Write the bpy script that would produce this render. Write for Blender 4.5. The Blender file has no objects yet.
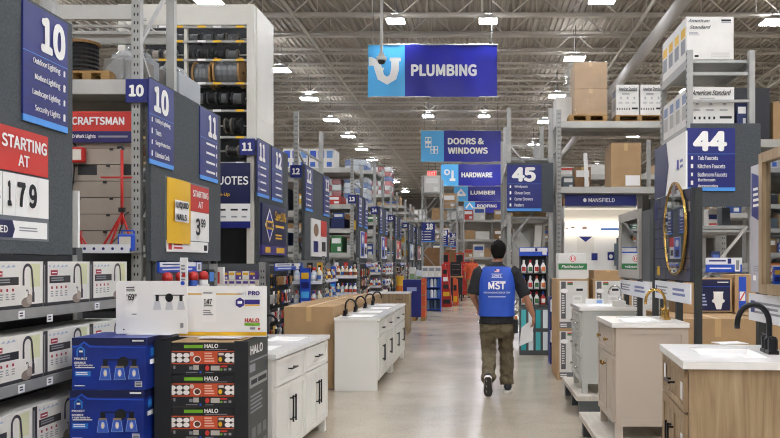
import bpy, math, random, re
from mathutils import Matrix, Vector, Euler
R = math.radians
sc = bpy.context.scene
col = sc.collection
rnd = random.Random(7)

# ------------------------------------------------------------------ camera, world, exposure
FPX, VX, VY, CAMZ = 800.0, 478.0, 262.0, 1.52      # focal length in pixels, vanishing point of the aisle, eye height
cam_d = bpy.data.cameras.new('camera')
cam = bpy.data.objects.new('camera', cam_d); col.objects.link(cam)
cam.location = (0, 0, CAMZ); cam.rotation_euler = (R(90), 0, 0)
cam_d.sensor_width = 36; cam_d.lens = 36 * FPX / 780
cam_d.shift_x = (390 - VX) / 780; cam_d.shift_y = (VY - 219) / 780
cam_d.clip_start = .05; cam_d.clip_end = 300
sc.camera = cam
w = bpy.data.worlds.new('World'); sc.world = w; w.use_nodes = True
w.node_tree.nodes['Background'].inputs[0].default_value = (1, .97, .93, 1)
w.node_tree.nodes['Background'].inputs[1].default_value = .25
sc.view_settings.view_transform = 'Standard'; sc.view_settings.look = 'None'
sc.view_settings.gamma = 1; sc.view_settings.use_curve_mapping = False
sc.view_settings.exposure = -0.02
sc.cycles.filter_width = 1.1
LAMP = 120.0                                          # strength of the ceiling lamps

def at(px, py, Y):
    """world point at depth Y that a pixel shows (used to read sizes off the photograph)"""
    return ((px - VX) * Y / FPX, Y, CAMZ - (py - VY) * Y / FPX)
def WX(px, Y): return (px - VX) * Y / FPX
def WZ(py, Y): return CAMZ - (py - VY) * Y / FPX

# ------------------------------------------------------------------ materials
def lin(h):
    h = h.lstrip('#'); c = [int(h[i:i+2], 16) / 255 for i in (0, 2, 4)]
    return tuple(x / 12.92 if x <= .04045 else ((x + .055) / 1.055) ** 2.4 for x in c) + (1,)
MATS = {}
def mk(name, hexc, rough=.55, metal=0, noise=.0, nscale=8, bump=0, bscale=60, hex2=None, stretch=None, spec=.5, alpha=1, emit=0):
    m = bpy.data.materials.new(name); m.use_nodes = True
    nt = m.node_tree; b = nt.nodes['Principled BSDF']
    c = lin(hexc)
    b.inputs['Base Color'].default_value = c; b.inputs['Roughness'].default_value = rough
    b.inputs['Metallic'].default_value = metal; b.inputs['Specular IOR Level'].default_value = spec
    if alpha < 1: b.inputs['Alpha'].default_value = alpha
    if emit:
        b.inputs['Emission Color'].default_value = c; b.inputs['Emission Strength'].default_value = emit
    if noise or bump:
        tc = nt.nodes.new('ShaderNodeTexCoord'); mp = nt.nodes.new('ShaderNodeMapping')
        nt.links.new(tc.outputs['Object'], mp.inputs['Vector'])
        if stretch: mp.inputs['Scale'].default_value = stretch
    if noise:
        n = nt.nodes.new('ShaderNodeTexNoise'); n.inputs['Scale'].default_value = nscale; n.inputs['Detail'].default_value = 5
        nt.links.new(mp.outputs[0], n.inputs['Vector'])
        mx = nt.nodes.new('ShaderNodeMix'); mx.data_type = 'RGBA'
        c2 = lin(hex2) if hex2 else tuple(x * (1 - noise) for x in c[:3]) + (1,)
        rp = nt.nodes.new('ShaderNodeMapRange'); rp.inputs[1].default_value = .35; rp.inputs[2].default_value = .65
        nt.links.new(n.outputs['Fac'], rp.inputs[0]); nt.links.new(rp.outputs[0], mx.inputs[0])
        mx.inputs[6].default_value = c; mx.inputs[7].default_value = c2
        nt.links.new(mx.outputs[2], b.inputs['Base Color'])
    if bump:
        n = nt.nodes.new('ShaderNodeTexNoise'); n.inputs['Scale'].default_value = bscale; n.inputs['Detail'].default_value = 3
        nt.links.new(mp.outputs[0], n.inputs['Vector'])
        bp = nt.nodes.new('ShaderNodeBump'); bp.inputs['Strength'].default_value = bump; bp.inputs['Distance'].default_value = .01
        nt.links.new(n.outputs['Fac'], bp.inputs['Height']); nt.links.new(bp.outputs[0], b.inputs['Normal'])
    MATS[name] = m
    return m
def mat(k):
    if k in MATS: return MATS[k]
    if k.startswith('#'): return mk(k, k, .5)
    raise KeyError(k)
mk('navy', '#182374', .42, noise=.12, nscale=3)
mk('navy_dark', '#161d4a', .45)
mk('banner_blue', '#191f9e', .38, noise=.25, nscale=1.2)
mk('sky_blue', '#4fb4ee', .4)
mk('stripe_blue', '#4b97e6', .4)
mk('white', '#f2f1ee', .5)
mk('paper', '#ecebe8', .65)
mk('ink', '#17181c', .6)
mk('print_grey', '#8d8f94', .6)
mk('sign_red', '#c8352c', .5)
mk('yellow', '#e3b324', .5)
mk('board_grey', '#4d5256', .85, noise=.22, nscale=60, hex2='#3e4346')
mk('board_edge', '#6d7277', .6)
mk('rack_grey', '#a5a5a1', .42, noise=.12, nscale=5)
mk('rack_light', '#bdbcb6', .45, noise=.1, nscale=4)
mk('rack_dark', '#4c4f50', .5)
mk('slot', '#2a2a2b', .7)
mk('shelf_metal', '#9a9b98', .38, metal=.35, noise=.1, nscale=9)
mk('cream_metal', '#cfccc2', .4, noise=.06, nscale=2)
mk('slatwall', '#a89d90', .45, noise=.1, nscale=3)
mk('dark_back', '#26282b', .7)
mk('post_dark', '#2b2f2e', .5)
mk('cardboard', '#b3936a', .75, noise=.14, nscale=4, bump=.05, bscale=120)
mk('cardboard_dark', '#8d6b47', .78, noise=.15, nscale=5)
mk('tape', '#c6a473', .3)
mk('white_carton', '#dcdad4', .55, noise=.06, nscale=6)
mk('wrap', '#d9dde0', .16, spec=.8, alpha=.28, bump=.6, bscale=14)
mk('film', '#d9dde0', .12, spec=.8, alpha=.1, bump=.5, bscale=14)
mk('white_lacquer', '#e6e4dd', .35, noise=.03, nscale=3)
mk('grey_lacquer', '#b9bab4', .38, noise=.03, nscale=3)
mk('greige_lacquer', '#b8ab9c', .4, noise=.04, nscale=3)
mk('quartz', '#f1efea', .16, noise=.06, nscale=9)
mk('porcelain', '#f6f5f2', .1)
mk('black_metal', '#15151a', .34, metal=.4)
mk('gold', '#c6a058', .26, metal=.95, noise=.12, nscale=20)
mk('chrome', '#cfd2d4', .12, metal=1)
mk('mirror_glass', '#cfd4d6', .02, metal=1)
mk('mirror_frame_grey', '#a8a39c', .4)
mk('halo_black', '#1b1f24', .5, noise=.15, nscale=5)
mk('halo_orange', '#c9502c', .5)
mk('halo_green', '#77b52c', .5)
mk('box_blue', '#19389c', .32, noise=.3, nscale=2.5, hex2='#112672')
mk('box_blue_light', '#2f7fd6', .35)
mk('glass_print', '#8fb0e6', .4)
mk('bulb_print', '#ffe9b0', .4)
mk('faucet_green', '#cdd0a8', .5)
mk('wood_pale', '#b48a55', .6, noise=.25, nscale=5, stretch=(2, 14, 14))
mk('pallet_wood', '#a8834f', .75, noise=.3, nscale=6, stretch=(2, 10, 10))
mk('board_white_wood', '#cbc3b6', .4, noise=.2, nscale=4, stretch=(8, 1, 8))
mk('cable_black', '#1c1d20', .45)
mk('cable_grey', '#6d7073', .4)
mk('tool_red', '#c02a24', .38)
mk('tool_blue', '#2450c0', .38)
mk('orange_shirt', '#e2643a', .75, noise=.15, nscale=12)
mk('tan_cloth', '#a8916c', .85)
mk('skin', '#b98266', .55, noise=.08, nscale=12)
mk('hair_dark', '#0f0c0a', .75, noise=.3, nscale=60, bump=.4, bscale=90, spec=.15)
mk('hair_grey', '#a9a39b', .7)
mk('vest_blue', '#2350b8', .6, noise=.12, nscale=7, bump=.25, bscale=9)
mk('shirt_black', '#1a1a1d', .8, noise=.2, nscale=9, bump=.3, bscale=10)
mk('trouser_olive', '#665b45', .85, noise=.08, nscale=10, bump=.3, bscale=12)
mk('shoe_black', '#1b1b1d', .55)
mk('shoe_sole', '#d8d6d0', .6)
mk('outsole', '#3a3836', .7)
mk('concrete_wall', '#9b948a', .85, noise=.1, nscale=.4)
mk('truss', '#cfc9be', .5, noise=.06, nscale=2)
mk('deck', '#b8b0a3', .55, noise=.1, nscale=1.2)
mk('duct', '#c2beb8', .4)
mk('lamp_lens', '#f6f8ff', .4, emit=LAMP)
mk('added_uplight', '#f6f8ff', .4, emit=LAMP * .22)  # added upward glow that brightens the roof deck and joists
mk('lamp_body', '#c9c7c2', .4)
mk('lit_panel', '#fff5e4', .4, emit=3.0)
mk('exit_red', '#e0473a', .4, emit=1.2)
mk('teal', '#2fa6ad', .5)
mk('tile_navy', '#30364c', .35, noise=.15, nscale=8)
mk('marble', '#c9c7cd', .25, noise=.18, nscale=3, bump=0)
mk('label_white', '#e5e6ea', .5)

def oak():
    m = bpy.data.materials.new('oak'); m.use_nodes = True; nt = m.node_tree; b = nt.nodes['Principled BSDF']
    tc = nt.nodes.new('ShaderNodeTexCoord'); mp = nt.nodes.new('ShaderNodeMapping'); mp.inputs['Scale'].default_value = (7, 7, .55)
    n1 = nt.nodes.new('ShaderNodeTexNoise'); n1.inputs['Scale'].default_value = 3.2; n1.inputs['Detail'].default_value = 8; n1.inputs['Distortion'].default_value = .8
    mp2 = nt.nodes.new('ShaderNodeMapping'); mp2.inputs['Scale'].default_value = (90, 90, 2.2)
    n2 = nt.nodes.new('ShaderNodeTexNoise'); n2.inputs['Scale'].default_value = 2; n2.inputs['Detail'].default_value = 4
    cr = nt.nodes.new('ShaderNodeValToRGB'); e = cr.color_ramp.elements
    e[0].position = .3; e[0].color = lin('#927a5c'); e[1].position = .7; e[1].color = lin('#bda685')
    x = cr.color_ramp.elements.new(.5); x.color = lin('#ac9270')
    mx = nt.nodes.new('ShaderNodeMix'); mx.data_type = 'RGBA'; mx.blend_type = 'MULTIPLY'; mx.inputs[0].default_value = .35
    L = nt.links.new
    L(tc.outputs['Object'], mp.inputs['Vector']); L(tc.outputs['Object'], mp2.inputs['Vector'])
    L(mp.outputs[0], n1.inputs['Vector']); L(mp2.outputs[0], n2.inputs['Vector'])
    L(n1.outputs['Fac'], cr.inputs[0]); L(cr.outputs[0], mx.inputs[6]); L(n2.outputs['Fac'], mx.inputs[7]); L(mx.outputs[2], b.inputs['Base Color'])
    b.inputs['Roughness'].default_value = .5; MATS['oak'] = m
oak()
def concrete():
    m = bpy.data.materials.new('floor_concrete'); m.use_nodes = True; nt = m.node_tree; b = nt.nodes['Principled BSDF']
    tc = nt.nodes.new('ShaderNodeTexCoord'); L = nt.links.new
    n1 = nt.nodes.new('ShaderNodeTexNoise'); n1.inputs['Scale'].default_value = .7; n1.inputs['Detail'].default_value = 8; n1.inputs['Roughness'].default_value = .65
    n2 = nt.nodes.new('ShaderNodeTexNoise'); n2.inputs['Scale'].default_value = 45; n2.inputs['Detail'].default_value = 4
    cr = nt.nodes.new('ShaderNodeValToRGB'); e = cr.color_ramp.elements
    e[0].position = .3; e[0].color = lin('#a39886'); e[1].position = .72; e[1].color = lin('#c0b4a2')
    cr2 = nt.nodes.new('ShaderNodeValToRGB'); e = cr2.color_ramp.elements
    e[0].position = .32; e[0].color = (.82, .82, .82, 1); e[1].position = .5; e[1].color = (1, 1, 1, 1)
    mx = nt.nodes.new('ShaderNodeMix'); mx.data_type = 'RGBA'; mx.blend_type = 'MULTIPLY'; mx.inputs[0].default_value = 1
    L(tc.outputs['Object'], n1.inputs['Vector']); L(tc.outputs['Object'], n2.inputs['Vector'])
    L(n1.outputs['Fac'], cr.inputs[0]); L(n2.outputs['Fac'], cr2.inputs[0]); L(cr.outputs[0], mx.inputs[6]); L(cr2.outputs[0], mx.inputs[7])
    L(mx.outputs[2], b.inputs['Base Color'])
    mr = nt.nodes.new('ShaderNodeMapRange'); mr.inputs[3].default_value = .15; mr.inputs[4].default_value = .28
    L(n1.outputs['Fac'], mr.inputs[0]); L(mr.outputs[0], b.inputs['Roughness'])
    b.inputs['Specular IOR Level'].default_value = .6
    MATS['floor_concrete'] = m
concrete()

# ------------------------------------------------------------------ mesh builder
class MB:
    def __init__(s): s.v = []; s.f = []; s.m = []; s.slots = []; s.cur = 0
    def use(s, k):
        if k is not None:
            if k not in s.slots: s.slots.append(k)
            s.cur = s.slots.index(k)
        return s
    def poly(s, pts, m=None):
        s.use(m); n = len(s.v); s.v += [tuple(p) for p in pts]; s.f.append(tuple(range(n, n + len(pts)))); s.m.append(s.cur); return s
    def box(s, x0, x1, y0, y1, z0, z1, m=None):
        s.use(m); n = len(s.v)
        s.v += [(x0, y0, z0), (x1, y0, z0), (x1, y1, z0), (x0, y1, z0), (x0, y0, z1), (x1, y0, z1), (x1, y1, z1), (x0, y1, z1)]
        for f in ((0, 3, 2, 1), (4, 5, 6, 7), (0, 1, 5, 4), (1, 2, 6, 5), (2, 3, 7, 6), (3, 0, 4, 7)):
            s.f.append(tuple(n + i for i in f)); s.m.append(s.cur)
        return s
    def rect(s, x0, x1, z0, z1, y=0, m=None):            # a flat print facing the front (-y)
        return s.poly([(x0, y, z0), (x1, y, z0), (x1, y, z1), (x0, y, z1)], m)
    def side(s, y0, y1, z0, z1, x, m=None):              # a flat print on a side face (+x)
        return s.poly([(x, y0, z0), (x, y1, z0), (x, y1, z1), (x, y0, z1)], m)
    def disc(s, cx, cz, rx, rz, y=0, m=None, n=16):
        return s.poly([(cx + rx * math.cos(2 * math.pi * i / n), y, cz + rz * math.sin(2 * math.pi * i / n)) for i in range(n)], m)
    def rings(s, rs, m=None, cap=True, close=True):
        s.use(m); n0 = len(s.v); k = len(rs[0])
        for r in rs: s.v += [tuple(p) for p in r]
        for i in range(len(rs) - 1):
            for j in range(k if close else k - 1):
                a = n0 + i * k + j; b = n0 + i * k + (j + 1) % k
                s.f.append((a, b, b + k, a + k)); s.m.append(s.cur)
        if cap:
            s.f.append(tuple(n0 + j for j in range(k))[::-1]); s.m.append(s.cur)
            e = n0 + (len(rs) - 1) * k
            s.f.append(tuple(e + j for j in range(k))); s.m.append(s.cur)
        return s
    def tube(s, path, r, n=8, m=None, sx=1.0, cap=True):
        P = [Vector(p) for p in path]; rr = r if isinstance(r, (list, tuple)) else [r] * len(P); out = []
        up = None
        for i, p in enumerate(P):
            d = (P[min(i + 1, len(P) - 1)] - P[max(i - 1, 0)]).normalized()
            if up is None: up = Vector((0, 0, 1)) if abs(d.z) < .9 else Vector((0, 1, 0))
            a = d.cross(up)
            if a.length < 1e-5: a = d.cross(Vector((1, 0, 0)))
            a.normalize(); b = a.cross(d).normalized(); up = b
            out.append([p + a * (rr[i] * sx * math.cos(2 * math.pi * j / n)) + b * (rr[i] * math.sin(2 * math.pi * j / n)) for j in range(n)])
        return s.rings(out, m, cap)
    def bar(s, p, q, w, h, m=None):                      # a square bar between two points
        p, q = Vector(p), Vector(q); d = (q - p).normalized()
        up = Vector((0, 0, 1)) if abs(d.z) < .95 else Vector((0, 1, 0))
        a = d.cross(up).normalized() * w / 2; b = a.cross(d).normalized() * h / 2
        return s.rings([[c - a - b, c + a - b, c + a + b, c - a + b] for c in (p, q)], m)
    def lathe(s, prof, n=16, m=None, c=(0, 0, 0), axis='z', cap=True):
        out = []
        for r, z in prof:
            ring = []
            for j in range(n):
                a = 2 * math.pi * j / n; u, v = r * math.cos(a), r * math.sin(a)
                if axis == 'z': ring.append((c[0] + u, c[1] + v, c[2] + z))
                elif axis == 'x': ring.append((c[0] + z, c[1] + u, c[2] + v))
                else: ring.append((c[0] + v, c[1] + z, c[2] + u))
            out.append(ring)
        return s.rings(out, m, cap)
    def prism(s, poly, y0, y1, m=None):                  # outline in the xz plane, extruded along y
        return s.rings([[(x, y0, z) for x, z in poly], [(x, y1, z) for x, z in poly]], m)
    def build(s, name, parent=None, smooth=False, bevel=0, loc=None):
        me = bpy.data.meshes.new(name); me.from_pydata(s.v, [], s.f)
        for k in s.slots or ['white']: me.materials.append(mat(k))
        if len(s.slots) > 1: me.polygons.foreach_set('material_index', s.m)
        if smooth: me.polygons.foreach_set('use_smooth', [True] * len(s.f))
        me.update()
        o = bpy.data.objects.new(name, me); col.objects.link(o)
        if parent is not None: o.parent = parent
        if loc: o.location = loc
        if bevel:
            b = o.modifiers.new('bevel', 'BEVEL'); b.width = bevel; b.segments = 2; b.limit_method = 'ANGLE'
        return o

NW = dict(zip('10 11 12 13 14 15 16 17 18 19 20 44 45'.split(), 'ten eleven twelve thirteen fourteen fifteen sixteen seventeen eighteen nineteen twenty forty-four forty-five'.split()))
def words_(s): return re.sub(r'\b(\d\d)\b(?!%)', lambda m: NW.get(m.group(1), m.group(1)), s)
def tag(o, label, cat, group=None):
    o['label'] = words_(label); o['category'] = cat
    if group: o['group'] = words_(group)
    return o
def thing(name, label, cat, loc=(0, 0, 0), rz=0, group=None):
    o = bpy.data.objects.new(name, None); col.objects.link(o); o.empty_display_size = .1
    o.location = loc; o.rotation_euler = (0, 0, R(rz))
    return tag(o, label, cat, group)
def struct(o): o['kind'] = 'structure'; return o
KIDS = {}
def kids(o): return [c for c in bpy.data.objects if c.parent is o]
def dup(root, loc, rz=None, label=None, group=None, scale=None):
    def cp(o, parent):
        c = o.copy(); col.objects.link(c); c.parent = parent
        for ch in o.children: cp(ch, c)
        return c
    c = cp(root, root.parent); c.location = loc
    if rz is not None: c.rotation_euler = (0, 0, R(rz))
    if scale: c.scale = scale
    if label: c['label'] = words_(label)
    if group: c['group'] = words_(group)
    return c
TEXTS = []; WRAP = []
try:                                                     # the sans face that ships with Blender
    import os
    FONT = bpy.data.fonts.load(os.path.join(bpy.utils.resource_path('LOCAL'), 'datafiles', 'fonts', 'Noto Sans CJK Regular.woff2'))
except Exception:
    FONT = None
def txt(parent, body, x0, x1, z0, z1, m='white', y=-.004, bold=.0, name='lettering', face='front', fx=None, shear=0):
    """lettering fitted into the rectangle x0..x1, z0..z1 of the face that looks to -y (or the +x side at x=fx)"""
    cu = bpy.data.curves.new(name, 'FONT'); cu.body = body; cu.size = 1; cu.resolution_u = 4; cu.fill_mode = 'FRONT'
    if FONT: cu.font = FONT
    cu.shear = shear; cu.space_line = .56 if FONT else .95
    cu.materials.append(mat(m))
    o = bpy.data.objects.new(name, cu); col.objects.link(o); o.parent = parent
    o.rotation_euler = (R(90), 0, R(90) if face == 'side' else 0)
    TEXTS.append((o, x0, x1, z0, z1, y, face, fx, bold))
    return o
def fit_texts():
    """fits every lettering (and its copies) into its rectangle and turns it into a mesh"""
    bpy.context.view_layer.update()
    spec = {t[0].data.name: t[1:] for t in TEXTS}; keep = {w_[0].name: w_[1] for w_ in WRAP}; done = {}
    dg = bpy.context.evaluated_depsgraph_get(); old = []
    for o in [o for o in col.objects if o.type == 'FONT']:
        x0, x1, z0, z1, y, face, fx, bold = spec[o.data.name]
        if o.data.name not in done:
            me = bpy.data.meshes.new_from_object(o.evaluated_get(dg))
            if bold:                                       # heavier strokes: the flat letters repeated with small shifts
                vs = [tuple(v.co) for v in me.vertices]; fs = [tuple(p.vertices) for p in me.polygons]; V2, F2 = [], []; n0 = len(vs); bk = .45 if FONT else 1.1
                for q in range(8):
                    dx, dy = bk * bold * math.cos(q * math.pi / 4), bk * bold * math.sin(q * math.pi / 4)
                    V2 += [(a + dx, b + dy, .0004 * q) for a, b, c in vs]; F2 += [tuple(i + q * n0 for i in f_) for f_ in fs]
                m2 = bpy.data.meshes.new('lettering'); m2.from_pydata(V2, [], F2); m2.materials.append(me.materials[0]); me = m2
            xs = [v.co.x for v in me.vertices]; ys = [v.co.y for v in me.vertices]
            ax, bx, ay, by = min(xs), max(xs), min(ys), max(ys); back = keep.get(o.name)
            for v in me.vertices:
                u = x0 + (v.co.x - ax) / max(bx - ax, 1e-5) * (x1 - x0); w_ = z0 + (v.co.y - ay) / max(by - ay, 1e-5) * (z1 - z0)
                v.co = (fx + v.co.z, u, w_) if face == 'side' else (u, (back(u, w_) if back else y) - v.co.z, w_)
            me.update(); done[o.data.name] = me
        nm = o.name; par = o.parent; o.name = 'old'; old.append(o)
        n_ = bpy.data.objects.new(re.sub(r'\.\d+$', '', nm), done[o.data.name]); col.objects.link(n_); n_.parent = par
    for o in old: bpy.data.objects.remove(o)
def bars(mb, x0, x1, z0, z1, rows, m, y=-.003, jag=.3, seed=0):
    """illegible fine print: thin lines of it"""
    r = random.Random(seed); h = (z1 - z0) / rows
    for i in range(rows):
        mb.rect(x0, x1 - (x1 - x0) * jag * r.random(), z1 - (i + .7) * h, z1 - (i + .2) * h, y, m)
# ------------------------------------------------------------------ the building
XL, XR, Y0, Y1, DECK = -30.0, 22.0, -5.0, 80.0, 8.45
f = struct(MB().box(XL, XR, Y0, Y1, -.1, 0, 'floor_concrete').build('floor'))
struct(MB().box(XL, XR, Y1, Y1 + .2, 0, DECK, 'concrete_wall').build('wall_back'))
struct(MB().box(XL, XR, Y0 - .2, Y0, 0, DECK, 'concrete_wall').build('wall_front'))
struct(MB().box(XL - .2, XL, Y0, Y1, 0, DECK, 'concrete_wall').build('wall_left'))
struct(MB().box(XR, XR + .2, Y0, Y1, 0, DECK, 'concrete_wall').build('wall_right'))
mb = MB().use('deck'); prof = []; x = XL; pitch = .17           # corrugated roof deck, flutes along the store
while x < XR:
    prof += [(x, DECK), (x + .055, DECK), (x + .075, DECK + .06), (x + .15, DECK + .06)]; x += pitch
prof.append((x, DECK))
n = len(prof); mb.v = [(a, Y0, z) for a, z in prof] + [(a, Y1, z) for a, z in prof]
for i in range(n - 1): mb.f.append((i, i + 1, n + i + 1, n + i)); mb.m.append(0)
k = len(mb.v); mb.box(XL, XR, Y0, Y1, DECK + .075, DECK + .12, 'deck')
ceiling = struct(mb.build('ceiling'))
# open web joists across the store
jm = MB().use('truss')
JT, JB = DECK - .005, 7.78
for yy in (-.045, .045): jm.box(XL, XR, yy - .03, yy + .03, JT - .06, JT); jm.box(XL, XR, yy - .03, yy + .03, JB, JB + .05)
x = XL; up = True
while x < XR - .7:
    a, b = (JB + .03, JT - .03) if up else (JT - .03, JB + .03)
    jm.bar((x, 0, a), (x + .7, 0, b), .03, .03)
    if up: jm.bar((x + .7, 0, JT - .03), (x + .7, 0, JB + .03), .022, .022)
    x += .7; up = not up
j0 = jm.build('joist', ceiling); j0.location = (0, 18.6, 0)
y = 18.6 + 1.83
while y < Y1 - 1:
    c = j0.copy(); col.objects.link(c); c.parent = ceiling; c.location = (0, y, 0); y += 1.83
# girders along the store that carry the joists
gm = MB().use('truss')
gm.box(-.07, .07, 14, Y1, JB - .55, JB - .47); gm.box(-.07, .07, 14, Y1, JB - .06, JB - .002)
y = 14.0; up = True
while y < Y1 - .95:
    a, b = (JB - .5, JB - .04) if up else (JB - .04, JB - .5)
    gm.bar((0, y, a), (0, y + .9, b), .05, .05); y += .9; up = not up
g0 = gm.build('girder', ceiling); g0.location = (-13.2, 0, 0)
for gx in (9.6, -23.0):
    c = g0.copy(); col.objects.link(c); c.parent = ceiling; c.location = (gx, 0, 0)
# round air duct and conduit
d = thing('air_duct', 'long round metal air duct hung under the ceiling joists', 'duct', (4.5, 0, 7.25))
MB().lathe([(.15, 12), (.15, 30), (.165, 30), (.165, 30.1), (.15, 30.1), (.15, 60)], 24, 'duct', axis='y').build('duct_tube', d, True)
for yy in (16, 22, 28, 34, 40, 46): MB().box(-.012, .012, yy - .015, yy + .015, .14, 1.19, 'truss').build('hanger', d)
for i, (cx, cz) in enumerate(((4.1, 7.6), (-4.6, 7.66))):
    c = thing('conduit', ['thin grey pipe running under the joists beside the air duct', 'thin grey sprinkler pipe running under the joists over the numbered boards'][i], 'pipe', (cx, 0, cz))
    MB().lathe([(.045, 14), (.045, 70)], 8, 'truss', axis='y').build('pipe', c, True)
    for yy in range(18, 70, 8): MB().box(-.008, .008, yy - .01, yy + .01, .04, 8.44 - cz, 'truss').build('hanger', c)

# ceiling lamps
def lamp0():
    t = thing('ceiling_lamp', 'white LED high-bay lamp hung from the ceiling joists', 'ceiling lamp', (0, 0, 7.5), group='LED lamps under the ceiling joists')
    MB().prism([(-.3, .02), (.3, .02), (.3, .06), (.12, .13), (-.12, .13), (-.3, .06)], -.27, .27, 'lamp_body').build('housing', t)
    MB().box(-.285, .285, -.255, .255, 0, .018, 'lamp_lens').build('lens', t)
    MB().box(-.1, .1, -.25, .25, .131, .14, 'added_uplight').build('uplight_panel', t)  # glowing top face added to lighten the ceiling
    for s in (-1, 1): MB().tube([(0, s * .2, .12), (0, s * .2, .94)], .008, 5, 'rack_dark').build('hanging_wire', t)
    return t
spots = []
spots += [(-6.2, y) for y in (3, 8.5, 13.5, 18.5, 25, 29.4, 33.8, 38.2, 42.6, 47, 53, 60, 68)]
spots += [(-2.05, y) for y in (2.0, 8.0, 13.6, 19.9, 26.4, 32.9, 39.4, 45.9, 54, 63, 72)]
spots += [(.25, y) for y in (5, 11, 19.9, 26.4, 32.9, 39.4, 45.9, 54, 63, 72)]
spots += [(2.85, y) for y in (2.5, 8, 13, 18.3, 23.6, 28.9, 34.2, 41, 48, 57, 66)]
spots += [(7.4, y) for y in (4, 12, 20, 28, 38, 50, 64)]
spots += [(-11, y) for y in (5, 13, 21, 29, 38, 48, 60)]
spots += [(-18, y) for y in (14, 26, 38, 50, 64)] + [(14, y) for y in (12, 26, 42, 60)]
spots += [(x, y) for x in (-6.2, -2.05, 2.85, 7.4) for y in (-3.8, -.6)] + [(.25, -2.2), (.25, 1.2), (-11, -2), (4.9, 1.0), (4.9, 6.0)]  # unseen lamps behind and around the camera, added to brighten the near fronts
l0 = lamp0()
for i, (x, y) in enumerate(spots):
    o = dup(l0, (x, y, 7.5)) if i else l0
    o.location = (x, y, 7.5)
    if x in (-2.05, .25): o.scale = (.75, .8, 1)

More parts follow.
